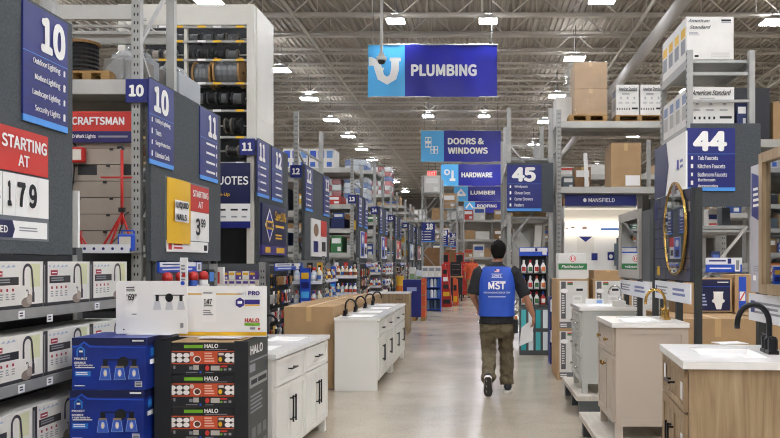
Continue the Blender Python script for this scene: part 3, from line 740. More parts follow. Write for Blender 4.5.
aisle_sign('10', ['Utility Lighting', 'Timers', 'Surge Protectors', 'Extension Cords'], (XB + .031, YB(148.5), 2.41), 90, 'navy sign reading 10 with Timers and Surge Protectors on its list', .58, .77, False, (.16, .76))
aisle_sign('11', ['~', '~', '~', '~'], (XB + .031, YB(199.5), 2.41), 90, 'navy sign reading 11 above the STARTING AT panel of the yellow price sign', .58, .77, True, (.42, .9))
flag_sign('10', (XB + .01, ga - .02, 2.965), 'small square navy flag reading 10 on the perforated rack post')
t = thing('price_sign', 'yellow, red and white price sign under the 11 sign', 'price sign', (XB + .031, YB(165), 0), 90)
wS = YB(209) - YB(165)
MB().box(0, wS, -.006, 0, 1.65, 2.34, 'board_edge').build('frame', t)
MB().box(wS * .54, wS * .98, -.012, -.006, 2.05, 2.32, 'sign_red').build('red_panel', t); txt(t, 'STARTING', wS * .57, wS * .95, 2.2, 2.27, 'white', -.016, .02); txt(t, 'AT', wS * .7, wS * .82, 2.09, 2.16, 'white', -.016, .02)
MB().box(wS * .54, wS * .98, -.012, -.006, 1.74, 2.045, 'paper').build('price_panel', t); txt(t, '3', wS * .64, wS * .75, 1.8, 1.98, 'ink', -.016, .03, 'digit'); txt(t, '99', wS * .77, wS * .88, 1.89, 1.98, 'ink', -.016, .02, 'digit')
MB().box(wS * .02, wS * .95, -.012, -.006, 1.62, 1.73, 'paper').build('info_strip', t); p = MB().rect(wS * .05, wS * .12, 1.64, 1.71, -.0135, 'sign_red'); bars(p, wS * .16, wS * .4, 1.64, 1.71, 2, 'sign_red', -.0135); p.rect(wS * .85, wS * .93, 1.64, 1.7, -.0135, 'ink'); p.build('print', t)
yb = MB(); rs = []
for j in range(2):
    rs.append([(wS * .02 + wS * .5 * i / 6, -.016 - .02 * math.sin(math.pi * i / 6), 1.7 + j * .63) for i in range(7)])
yb.rings([rs[0], rs[1]], 'yellow', False, False)
fl = yb.build('yellow_flap', t); so = fl.modifiers.new('solid', 'SOLIDIFY'); so.thickness = .004
txt(t, 'LIQUID\nNAILS', wS * .14, wS * .4, 1.93, 2.11, 'ink', -.048, .03)
MB().rect(wS * .12, wS * .42, 1.915, 2.125, -.044, 'paper').build('logo_plate', t)

# ------------------------------------------------------------------ gondola between aisles eleven and twelve: wire spool rack
ga, gb = G[1]
t = thing('spool_rack', 'tall cream steel rack with rows of wire spools', 'rack', (0, ga, 0))
xr, xl = XB - .04, WX(118, ga)
MB().box(xl, xr - .1, 0, .12, 4.74, 5.02, 'cream_metal').build('header', t, bevel=.004)
MB().box(xr - .1, xr, 0, .1, 0, 5.02, 'cream_metal').build('column', t); MB().box(xl, xl + .1, 0, .1, 0, 4.73, 'cream_metal').build('column', t)
x = WX(185, ga); MB().box(x - .02, x + .02, .02, .08, 0, 4.73, 'cream_metal').build('column', t)
sp = MB().box(xr - .06, xr + .01, .1, 1.0, 1.4, 5.02, 'cream_metal').build('side_panel', t, bevel=.004)
MB().box(xr + .0101, xr + .013, .12, .98, 3.5, 4.6, 'cream_metal').build('panel_sheet', sp)
MB().box(xl, xr - .1, .9, .96, 0, 5.0, 'dark_back').build('back_panel', t)
for zz in (4.70, 4.5, 4.25, 3.93, 3.56, 3.2, 2.85):
    rl = MB().box(xl + .1, xr - .1, .0, .03, zz, zz + .028, 'rack_grey').build('rail', t)
    for i in range(6): MB().box(xl + .25 + i * .26 + .05 * (i % 2), xl + .36 + i * .26 + .05 * (i % 2), -.004, 0, zz, zz + .03, 'yellow' if (i + int(zz * 10)) % 3 else 'paper').build('label', rl)
r = random.Random(4)
for zz, rad, L in ((4.60, .085, .15), (4.38, .08, .16), (3.78, .09, .15), (3.40, .11, .13), (3.05, .08, .15), (2.72, .08, .15)):
    rod = MB().tube([(xl + .1, .2, zz), (xr - .1, .2, zz)], .012, 6, 'rack_grey').build('rod', t)
    x = xl + .2
    while x < xr - .3:
        L2 = L * r.uniform(.8, 1.2)
        mc = r.choice(['cable_black', 'cable_black', 'cable_grey', 'slot', '#b8aea4', '#8c5a3a'])
        s_ = spool(None, x + L2 / 2, 0, 0, rad, L2, mc, r.choice(['slot', 'slot', 'rack_dark', '#6b655c']), 'wire_spool', .8)
        s_.location = (0, ga + .2, zz); tag(s_, 'small wire spool on a rod of the cream spool rack', 'wire spool', 'small wire spools on the cream rack'); x += L2 + r.choice([.02, .04, .12])
for (pa, pb, yy, rr) in ((196, 214, 76, .19), (217, 243, 73, .215)):
    a, b = WX(pa, ga + .22), WX(pb, ga + .22)
    s_ = spool(None, (a + b) / 2, 0, 0, rr, b - a, 'cable_grey', 'wood_pale', 'cable_spool', .88); s_.location = (0, ga + .22, WZ(yy, ga + .22))
    tag(s_, 'large wooden spool of grey cable nearest the cream column' if pa > 200 else 'smaller wooden spool of grey cable beside the largest one', 'cable spool')
t2 = thing('quote_banner', 'navy and white sign reading QUOTES under the wire spools', 'sign', (WX(218, ga) - .3, ga - .03, 0))
bw = WX(251, ga) - (WX(218, ga) - .3); wv = WX(219, ga) - (WX(218, ga) - .3)
MB().box(0, bw, -.01, 0, 2.31, 2.86, 'navy_dark').build('navy_panel', t2); MB().box(0, bw, -.01, 0, 2.07, 2.309, 'paper').build('white_panel', t2); MB().box(0, bw, -.012, 0, 1.98, 2.069, 'navy').build('strip', t2)
txt(t2, 'QUOTES', wv - .1, wv + .41, 2.54, 2.68, 'white', -.014, .02); txt(t2, 'Pick-Up', wv - .06, wv + .16, 2.40, 2.46, 'yellow', -.014, .01)
p = MB()
for i in range(3): bars(p, wv + .02 + i * .15, wv + .12 + i * .15, 2.2, 2.25, 1, 'ink', -.012, .2, i); bars(p, wv + .04 + i * .14, wv + .12 + i * .14, 2.11, 2.15, 1, 'print_grey', -.012, .2, i)
p.build('print', t2)
bd = thing('end_board', 'grey end board carrying signs 11 and 12 and a navy Save sign', 'end board', (XB, ga + .0, 0), 90)
board(bd, 0, gb - ga, 1.515, 3.2, -.03, name='panel')
for x in (.02, gb - ga - .06): MB().box(x, x + .04, -.001, .03, 0, 3.18, 'rack_dark').build('post', bd)
aisle_sign('11', ['~', '~', '~', '~'], (XB + .031, YB(257), 2.41), 90, 'navy sign reading 11 beside the tall cream end panel', .6, .77, False, (.12, .62))
aisle_sign('12', ['~', '~', '~', '~'], (XB + .031, YB(271.5), 2.41), 90, 'navy sign reading 12 over the navy Save sign', .62, .77, True, (.3, .88))
flag_sign('11', (XB - .01, ga - .05, 2.965), 'small square navy flag reading 11 beside the cream column', .21)
t = thing('promo_sign', 'navy sign with a diamond badge and yellow Save 10% lettering', 'sign', (XB + .031, YB(260.5), 0), 90)
wS = YB(284.5) - YB(260.5)
MB().box(0, wS, -.03, 0, 1.76, 2.33, 'navy_dark').build('panel', t); MB().box(0, wS, -.034, 0, 1.62, 1.755, '#3a2f7a').build('strip', t)
p = MB(); cx, cz = wS * .28, 2.04
p.poly([(cx - .24, -.032, cz), (cx, -.032, cz - .24), (cx + .24, -.032, cz), (cx, -.032, cz + .24)], 'white'); p.poly([(cx - .2, -.034, cz), (cx, -.034, cz - .2), (cx + .2, -.034, cz), (cx, -.034, cz + .2)], 'banner_blue')
p.rect(cx - .2, cx + .2, cz - .06, cz + .06, -.036, 'yellow'); p.rect(wS * .1, wS * .3, 1.65, 1.73, -.036, 'yellow'); p.rect(wS * .55, wS * .9, 1.65, 1.73, -.036, 'yellow'); bars(p, wS * .52, wS * .9, 2.0, 2.07, 1, 'yellow', -.032, 0)
p.build('badge', t)
txt(t, 'Save 10%', wS * .5, wS * .97, 2.12, 2.26, 'yellow', -.034, .02); p = MB(); bars(p, wS * .52, wS * .85, 1.84, 1.93, 2, 'yellow', -.033, .2); p.build('fine_print', t)
txt(t, 'SAVINGS', cx - .17, cx + .17, cz - .04, cz + .04, 'navy', -.038, .02)

# ------------------------------------------------------------------ the further gondolas, one rack each
desc = ['rack under flag 12', 'rack under flag 13', 'rack under flag 14', 'rack under flag 15', 'rack under flag 16', 'rack under flag 17']
flags = ['12', '13', '14', '15', '16', '17']; pairs = [('12', '13'), ('13', '14'), ('14', '15'), ('15', '16'), ('16', '17'), ('17', '18')]
HT = [4.1, 4.1, 4.55, 4.2, 4.2, 4.2]
posters = [('paper', 'sign_red', 'paper'), ('tool_blue', 'sign_red', 'paper'), ('tool_blue', 'sign_red', 'paper'), ('#d2552c', 'sign_red', 'paper'), ('#7fb0d8', 'paper', 'paper'), ('#b9372c', 'paper', 'paper')]
for i, (ga, gb) in enumerate(G[2:]):
    D = gb - ga; lv = [.5, 1.15, 1.75, 2.35, 2.95, HT[i] - .25]
    if i == 0: lv = [.5, 1.15, 1.8, 2.4, 3.0]
    if i == 2: lv = [.5, 1.15, 1.75, 2.4, 3.3, 4.29]
    rack(f'grey pallet rack stocked with cartons, the {desc[i]}', (-9.9, ga, 0), 0, [0, 2.3, 4.6, 6.82], D, HT[i], lv, holes=(3,) if i < 2 else ())
    bd = thing('end_board', f'grey end board carrying signs {pairs[i][0]} and {pairs[i][1]}', 'end board', (XB, ga, 0), 90)
    board(bd, 0, D, 1.515, 3.2, -.03, name='panel')
    for x in (.02, D - .06): MB().box(x, x + .04, -.001, .03, 0, 3.18, 'rack_dark').build('post', bd)
    for j, nm in enumerate(pairs[i]):
        aisle_sign(nm, ['~', '~', '~', '~'], (XB + .031, ga + (.02 if j == 0 else D - .64), 2.41), 90, f'navy sign reading {nm} on the ' + ('nearer' if j == 0 else 'further') + f' half of the board of flag {flags[i]}', .62, .77, j == 1, (.15, .75) if j == 0 else (.28, .88))
    flag_sign(flags[i], (XB - .01, ga - .02, 2.965), f'small square navy flag reading {flags[i]} on its rack post', .2 + .006 * i)
    t = thing('promo_poster', f'upright promotional poster below the signs of flag {flags[i]}', 'poster', (XB + .031, ga + D * .22, 0), 90)
    pw = D * .62; a, b, c = posters[i]
    MB().box(0, pw, -.02, 0, 1.62, 2.3, c).build('sheet', t)
    p = MB().rect(0, pw * .55, 1.66, 2.28, -.0215, a); p.rect(pw * .58, pw, 2.0, 2.3, -.0215, b); p.rect(pw * .65, pw * .92, 1.72, 1.9, -.0215, 'ink'); p.rect(pw * .1, pw * .4, 1.7, 1.9, -.023, 'navy' if a != 'tool_blue' else 'ink'); p.disc(pw * .27, 2.1, pw * .16, .12, -.023, '#8a6a4a' if i == 0 else 'white', 12)
    p.build('print', t)
    # shelves facing the camera
    for k, z in enumerate(lv[:-1] if i != 2 else lv[:-2]):
        fill(-9.8 + 4.62, -3.2, ga, z, .9, (.2, min(.42, (lv[k + 1] - z) - .16)), (.22, .5), f'on the {desc[i]}', seed=10 * i + k)
# tall stock on the tops of those racks
ga = G[3][0]; zt = HT[1] - .25
for q, (pa, pb) in enumerate(((283, 308), (309, 334))):
    t = thing('appliance_carton', ['white carton with blue pictures on top of the rack, behind the braced posts', 'white carton with blue pictures on top of the rack, clear of the posts'][q], 'carton', (WX(pa, ga + .2), ga + .2, zt + .001))
    w_ = WX(pb, ga) - WX(pa, ga)
    MB().box(0, w_, 0, .8, 0, .5, 'white_carton').build('box_body', t)
    p = MB()
    for k in range(3): p.rect(.03 + k * w_ / 3, w_ / 3 - .03 + k * w_ / 3, .27, .45, -.002, 'tool_blue' if k < 2 else '#6a8fc8'); p.rect(.03 + k * w_ / 3, w_ / 3 - .05 + k * w_ / 3, .05, .17, -.002, '#3a62b8')
    p.build('print', t)
for q, (pa, pb, gi, zt, h, lb) in enumerate(((322, 341, 4, 3.301, .78, 'wrapped pallet of red and white bags inside the rack of flag fourteen'), (344, 368, 4, 3.301, .8, 'wrapped pallet of white and blue bags inside the rack of flag fourteen'), (371, 391, 5, 3.951, 1.0, 'wrapped pallet of red bags with blue stripe on the rack of flag fifteen'), (345, 367, 4, 4.291, .35, 'low wrapped pallet of white and blue bags on top of the rack of flag fourteen'), (326, 342, 4, 4.291, .12, 'flat layer of red bags on top of the rack of flag fourteen'), (356, 369, 5, 3.951, .9, 'wrapped pallet of red bags beside another on the rack of flag fifteen'))):
    Yq = G[gi][0] + .3; w_ = WX(pb, Yq) - WX(pa, Yq)
    t = thing('wrapped_pallet', lb, 'wrapped goods', (WX(pa, Yq), Yq, zt))
    rows = max(1, int(h / .16))
    for k in range(rows):
        z = k * h / rows; n = max(2, int(w_ / .2))
        for j in range(n):
            m = (['#c9453f', 'white', '#b5332f', 'white'][(j + k) % 4] if k % 4 != 3 or q != 2 else '#3a5fb0') if 'red' in lb else ['#e6eaf0', '#4a74b8', '#dfe6ee'][(j * 2 + k) % 3]
            MB().box(j * w_ / n + .005, (j + 1) * w_ / n - .005, 0, .9, z + .004, z + h / rows - .004, m).build('bag', t, bevel=.03)
    MB().box(-.012, w_ + .012, -.012, .912, .002, h + .01, 'wrap').build('plastic_wrap', t)
fill(-5.2, -4.5, G[4][0], 3.301, 1, (.5, .7), (.3, .5), 'inside the rack of flag 14', ['cardboard', 'cardboard_dark'], 5)
fill(-5.2, -3.9, G[6][0], HT[4] - .249, 1, (.7, 1.1), (.5, .8), 'stacked on top of the rack of flag 16', ['white_carton', 'cardboard'], 8)
fill(-5.2, -3.2, G[7][0], HT[5] - .249, 1, (.7, 1.1), (.5, .8), 'stacked on top of the rack of flag 17', ['cardboard', 'white_carton'], 9)
# ------------------------------------------------------------------ small goods: prototypes that are copied
def proto_bottle(body, cap, label):
    t = thing('bottle', 'x', 'bottle')
    MB().lathe([(.03, 0), (.032, .01), (.032, .11), (.025, .135), (.013, .15), (.013, .165)], 10, body).build('bottle_body', t, True)
    MB().lathe([(.016, .16), (.016, .195), (.01, .2)], 8, cap).build('cap', t)
    MB().lathe([(.0328, .03), (.0328, .09)], 10, label, cap=False).build('wrapper', t)
    return t
def proto_card(card, prod, kind):
    t = thing('blister_pack', 'x', 'tool pack')
    MB().box(-.045, .045, 0, .003, -.2, 0, card).build('backing_card', t)
    mb = MB()
    if kind == 0: mb.lathe([(.012, -.17), (.018, -.16), (.018, -.1), (.026, -.095), (.026, -.05), (.014, -.04)], 10, prod, (0, -.02, 0))
    elif kind == 1: mb.box(-.03, .03, -.03, -.001, -.16, -.1, prod); mb.box(-.012, .012, -.03, -.001, -.1, -.04, prod)
    else: mb.tube([(-.02, -.012, -.17), (-.022, -.012, -.1), (0, -.012, -.05), (.022, -.012, -.1), (.02, -.012, -.17)], .008, 6, prod)
    mb.build('tool', t)
    MB().tube([(0, 0, -.012), (0, .048, -.012)], .004, 5, 'rack_grey').build('hook', t)
    return t
def proto_canister(body, cap):
    t = thing('canister', 'x', 'canister')
    MB().lathe([(.045, 0), (.045, .15), (.04, .16)], 12, body).build('can_body', t, True)
    MB().lathe([(.046, .155), (.05, .19), (.04, .23), (.015, .245)], 12, cap).build('cap', t, True)
    MB().box(-.03, .03, -.05, -.044, .03, .11, 'paper').build('label_panel', t)
    return t
BOT = [proto_bottle(b, c, l) for b, c, l in (('white', 'tool_blue', '#c9532f'), ('#d8cba8', 'white', '#3b66b0'), ('#c9d4dc', 'sign_red', 'white'), ('#e8dcc0', '#c98b3a', '#7a4a2a'), ('#4a5a78', 'ink', 'yellow'), ('#7aa8d8', 'white', 'navy'))]
CRD = [proto_card(c, p, k) for c, p, k in (('white', 'cable_grey', 0), ('#2c4f9e', 'ink', 1), ('sign_red', 'rack_grey', 2), ('ink', 'tool_red', 1), ('yellow', 'ink', 0), ('white', '#c9532f', 2), ('ink', 'rack_light', 0), ('ink', 'wood_pale', 0))]
CAN = [proto_canister('white', 'tool_red'), proto_canister('#2c4f9e', 'tool_red')]
PROTOS = BOT + CRD + CAN
def put(protos, spots, rz, what, where, seed=0, sc_=1.0):
    r = random.Random(seed)
    for p in spots: dup(r.choice(protos), p, rz, f'{what} {where}', f'{what}s {where}', (sc_, sc_, sc_))

def endcap(Ya, Yb, Xf, label, kind, where, head=True, zt=1.5, seed=0, depth=.2):
    W2 = Yb - Ya
    t = thing('endcap_display', label, 'display', (Xf, Ya, 0), 90)
    MB().box(0, W2, depth - .02, depth, 0, zt, 'dark_back' if kind == 'peg' else 'shelf_metal').build('back_panel', t)
    for x in (0, W2 - .05): upright(t, x, depth - .06, zt, 'shelf_metal', True, .05, .03)
    MB().box(0, W2, 0, depth - .03, 0, .14, 'rack_dark').build('base', t)
    if head:
        MB().box(.0, W2, -.012, 0.0, zt - .10, zt, 'tool_blue').build('header_strip', t); p = MB().rect(0, W2, zt - .045, zt, -.0135, 'label_white')
        p.rect(W2 * .62, W2 * .72, zt - .04, zt - .005, -.015, 'navy'); bars(p, W2 * .08, W2 * .55, zt - .035, zt - .01, 1, 'navy', -.015, 0); p.rect(W2 * .8, W2 * .93, zt - .09, zt - .01, -.015, 'paper'); bars(p, W2 * .1, W2 * .6, zt - .085, zt - .06, 1, 'white', -.0135, 0)
        p.build('print', t)
        for x in (.0, W2 - .02): MB().box(x, x + .02, .0, depth - .03, zt - .03, zt - .01, 'shelf_metal').build('header_arm', t)
    if kind == 'peg':
        sp = []
        n = max(3, int(W2 / .14)); 
        for k in range(5):
            for j in range(n):
                sp.append((Xf - depth + .07, Ya + .1 + (W2 - .2) * j / (n - 1), zt - .15 - .25 * k))
        put(CRD, sp, 90, 'small packaged tool hanging', where, seed)
    else:
        zs = [.15, .5, .84, 1.18] if zt > 1.4 else [.15, .6]
        for z in zs: s_ = MB().box(.0, W2, .0, depth - .025, z - .02, z, 'shelf_metal'); s_.box(0, W2, -.008, 0, z - .04, z + .01, 'label_white'); s_.build('shelf', t)
        n = max(4, int(W2 / .16))
        put(BOT, [(Xf - .058 - .075 * q, Ya + .1 + (W2 - .2) * j / (n - 1), z + .001) for z in zs[1:] for j in range(n) for q in (0, 1)], 90, 'small bottle standing', where, seed, 1.0)
    return t
# end of the first gondola: canisters under a blue strip
t = thing('endcap_display', 'endcap display with blue strip above red-capped canisters', 'display', (-2.97, 7.35, 0), 90)
MB().box(0, 1.75, .0, .02, 0, 1.5, 'rack_dark').build('back_panel', t)
MB().box(.05, 1.2, -.022, -.002, 1.42, 1.52, 'tool_blue').build('header_strip', t); p = MB().rect(.06, 1.0, 1.475, 1.518, -.0235, 'label_white'); p.rect(.6, .72, 1.478, 1.515, -.025, 'navy'); bars(p, .12, .55, 1.485, 1.507, 1, 'navy', -.025, 0); p.rect(1.03, 1.17, 1.425, 1.515, -.0235, 'paper'); p.rect(1.06, 1.14, 1.44, 1.5, -.025, 'print_grey'); bars(p, .12, .9, 1.435, 1.46, 1, 'white', -.0235, 0); p.build('print', t)
upright(t, 1.45, -.06, 1.5, 'shelf_metal', True, .14, .05)
for z in (1.18, .8, .4): MB().box(0, 1.44, -.2, -.001, z - .02, z, 'shelf_metal').build('shelf', t)
for k, (yy, q) in enumerate(((7.42, 1), (7.75, 0), (8.1, 1), (8.4, 0))): dup(CAN[q], (-2.88, yy, 1.181), 90, 'red-capped canister on the endcap below the blue strip', 'red-capped canisters', (1, 1, 1))
t = thing('phone_case', 'dark packaged gadget with blue screen beside the red-capped canisters', 'gadget', (-2.87, 8.52, 1.181), 90)
MB().box(0, .2, 0, .06, 0, .26, 'ink').build('case', t, bevel=.008); MB().rect(.03, .17, .13, .23, -.002, '#4a86d8').build('screen_print', t)
t = thing('price_card', 'tall narrow white price card before the red-capped canisters', 'price card', (-2.72, 7.3, 0), 0)
MB().box(0, .07, 0, .01, 1.2, 1.56, 'paper').build('card', t); p = MB(); bars(p, .012, .055, 1.28, 1.5, 7, 'print_grey', -.002); p.rect(.02, .05, 1.38, 1.42, -.003, 'sign_red'); p.build('print', t)
MB().box(.02, .05, .012, .03, 0, 1.5, 'shelf_metal').build('stand', t)
# low frontal shelf with bulb boxes in the mouth of aisle eleven
Yq = 9.7
xa, xb = WX(205, Yq), WX(263, Yq)
t = thing('shelf_unit', 'low shelf unit with purple and yellow bulb boxes, under the QUOTES sign', 'shelf', (xa, Yq, 0))
upright(t, -.02, .0, 1.46, 'shelf_metal', True, .07, .05); upright(t, xb - xa - .05, .0, 1.52, 'shelf_metal', True, .07, .05)
MB().box(0, xb - xa, .3, .32, 0, 1.5, 'rack_dark').build('back_panel', t)
for z in (1.2, .85, .5, .15): MB().box(.05, xb - xa - .05, .02, .3, z - .02, z, 'shelf_metal').build('shelf', t)
r = random.Random(2)
n = 6; cw = (xb - xa - .2) / n
for z in (1.2, .85, .5):
    for j in range(n):
        for k in range(2):
            q = carton((xa + .1 + j * cw, Yq + .06, z + .001 + k * .105), cw - .008, .2, .1, ['#5b3f96', '#e8e4da'][(j + k) % 2] if k else '#e5e0d2', 'purple, white or yellow light bulb box on the low shelf unit', 'bulb box', 'light bulb boxes on the low shelf', tag_m='yellow' if k else '#5b3f96', name='bulb_box')
for k, px in enumerate((206, 216)):
    t = thing('bulb_pack', ['white and red hanging bulb pack at the post of the low shelf', 'yellow edged hanging bulb pack beside the bulb boxes'][k], 'bulb pack', (WX(px, Yq - .05), Yq - .05, 0), -14)
    MB().box(0, .1, 0, .03, 1.2, 1.46, 'white').build('pack', t); p = MB().rect(.02, .05, 1.26, 1.4, -.002, 'sign_red'); p.rect(0, .02, 1.2, 1.46, -.002, 'yellow'); p.build('print', t)
    MB().box(.03, .06, .031, .06, 1.3, 1.34, 'shelf_metal').build('hook', t)
endcap(10.95, 12.5, -2.79, 'dark pegboard endcap with hanging tools under the navy Save sign', 'peg', 'on the pegboard under the navy Save sign', seed=1)
endcap(13.75, 15.9, -2.79, 'steel endcap shelves with white bottles under the 12 and 13 signs', 'shelf', 'on the endcap under the 12 and 13 signs', False, seed=2)
endcap(19.85, 21.45, -2.79, 'dark pegboard endcap with blue strip under the 13 and 14 signs', 'peg', 'on the pegboard under the 13 and 14 signs', seed=3)
endcap(24.15, 26.15, -2.79, 'steel endcap shelves with bottles under the 14 and 15 signs', 'shelf', 'on the endcap under the 14 and 15 signs', seed=4)
endcap(28.65, 30.8, -2.79, 'dark pegboard endcap with blue strip under the 15 and 16 signs', 'peg', 'on the pegboard under the 15 and 16 signs', seed=5)
# frontal low shelves in the mouths of aisles twelve and thirteen
for (Yq, pa, pb, lb, wh, sd) in ((13.0, 292, 322, 'low steel shelves with white bottles before the board of flag 12', 'on the low shelves before flag 12', 6), (17.6, 331, 357, 'low steel shelves of cream bottles between flags 12 and 13', 'on the low shelves between flags 12 and 13', 7), (23.0, 369, 381, 'low steel shelves between flags 13 and 14', 'on the low shelves between flags 13 and 14', 8)):
    xa, xb = WX(pa, Yq), WX(pb, Yq)
    t = thing('shelf_unit', lb, 'shelf', (xa, Yq, 0))
    for x in (0, xb - xa - .05): upright(t, x, .25, 1.62, 'shelf_metal', True, .05, .03)
    MB().box(0, xb - xa, .28, .3, 0, 1.55, 'rack_dark' if sd == 7 else 'shelf_metal').build('back_panel', t)
    zs = (.45, .82, 1.2)
    for z in zs: s_ = MB().box(0, xb - xa, 0, .25, z - .02, z, 'shelf_metal'); s_.box(0, xb - xa, -.008, 0, z - .04, z + .012, 'label_white'); s_.build('shelf', t)
    n = max(4, int((xb - xa) / .085))
    put([BOT[0], BOT[1], BOT[3], BOT[2]] if sd == 7 else BOT[:3], [(xa + .06 + (xb - xa - .12) * j / (n - 1), Yq + .06 + .09 * q, z + .001) for z in zs for j in range(n) for q in (0, 1)], 0, 'small bottle standing', wh, sd, 1.15)
    put(CRD, [(xa + .08 + (xb - xa - .16) * j / 2, Yq + .228, z - .04) for z in (1.55,) for j in range(3)], 0, 'small packaged tool hanging', wh, sd)
for k, px in enumerate((300, 328)):
    t = thing('power_strip_pack', ['blue packaged tool rack hanging beside the white bottles', 'blue packaged goods display beside the cream bottles'][k], 'display pack', (WX(px, 12.7 + 4.4 * k), 12.7 + 4.4 * k, 0))
    MB().box(0, .16, 0, .06, 0, 1.42, 'tool_blue').build('pack', t); p = MB()
    for q in range(8): p.rect(.02, .14, .2 + q * .15, .3 + q * .15, -.002, ['white', 'sky_blue', 'navy', 'yellow'][q % 4])
    p.build('print', t)
for p_ in PROTOS:
    def rm(o):
        for c in list(o.children): rm(c)
        bpy.data.objects.remove(o)
    rm(p_)

# ------------------------------------------------------------------ vanities
def panel_front(parent, name, x0, x1, z0, z1, m, y=-.02, fr=.045, shaker=True):
    mb = MB().use(m)
    if shaker:
        mb.box(x0, x1, y + .008, -.001, z0, z1); mb.box(x0, x1, y, y + .008, z0, z0 + fr); mb.box(x0, x1, y, y + .008, z1 - fr, z1); mb.box(x0, x0 + fr, y, y + .008, z0 + fr, z1 - fr); mb.box(x1 - fr, x1, y, y + .008, z0 + fr, z1 - fr)
    else: mb.box(x0, x1, y, -.001, z0, z1)
    return mb.build(name, parent)
def bar_handle(parent, p, q, m, out=.03, th=.011):
    p, q = Vector(p), Vector(q); o = Vector((0, -out, 0)); mb = MB().use(m)
    mb.bar(p + o, q + o, th, th); d = (q - p) * .1
    mb.bar(p + d, p + d + o, th * .9, th * .9); mb.bar(q - d, q - d + o, th * .9, th * .9)
    return mb.build('handle', parent)
def knob(parent, p, m):
    return MB().lathe([(.006, 0), (.006, -.015), (.014, -.02), (.016, -.028), (.01, -.034)], 10, m, p, 'y').build('knob', parent, True)
def faucet(parent, x, y, z, m, h=.2, reach=.13, r=.011, handles=True, base=True):
    path = [(x, y, z + .0), (x, y, z + h * .55)] + [(x, y - reach / 2 + reach / 2 * math.cos(R(a)), z + h * .6 + (h * .4) * math.sin(R(a))) for a in range(0, 181, 18)] + [(x, y - reach, z + h * .5)]
    f_ = MB().tube(path, r, 10, m).build('faucet', parent, True)
    b = MB()
    if base: b.box(x - .08, x + .08, y - .025, y + .025, z, z + .018, m)
    b.lathe([(r * 1.9, 0), (r * 1.9, h * .28), (r * 1.3, h * .32)], 12, m, (x, y, z))
    b.build('faucet_base', f_)
    if handles:
        for s in (-1, 1):
            hb = MB().lathe([(r * 1.6, .015), (r * 1.6, h * .3), (r * 1.1, h * .36)], 10, m, (x + s * .06, y, z)); hb.bar((x + s * .06, y, z + h * .33), (x + s * .1, y - .01, z + h * .36), .01, .01); hb.build('faucet_handle', f_)
    return f_
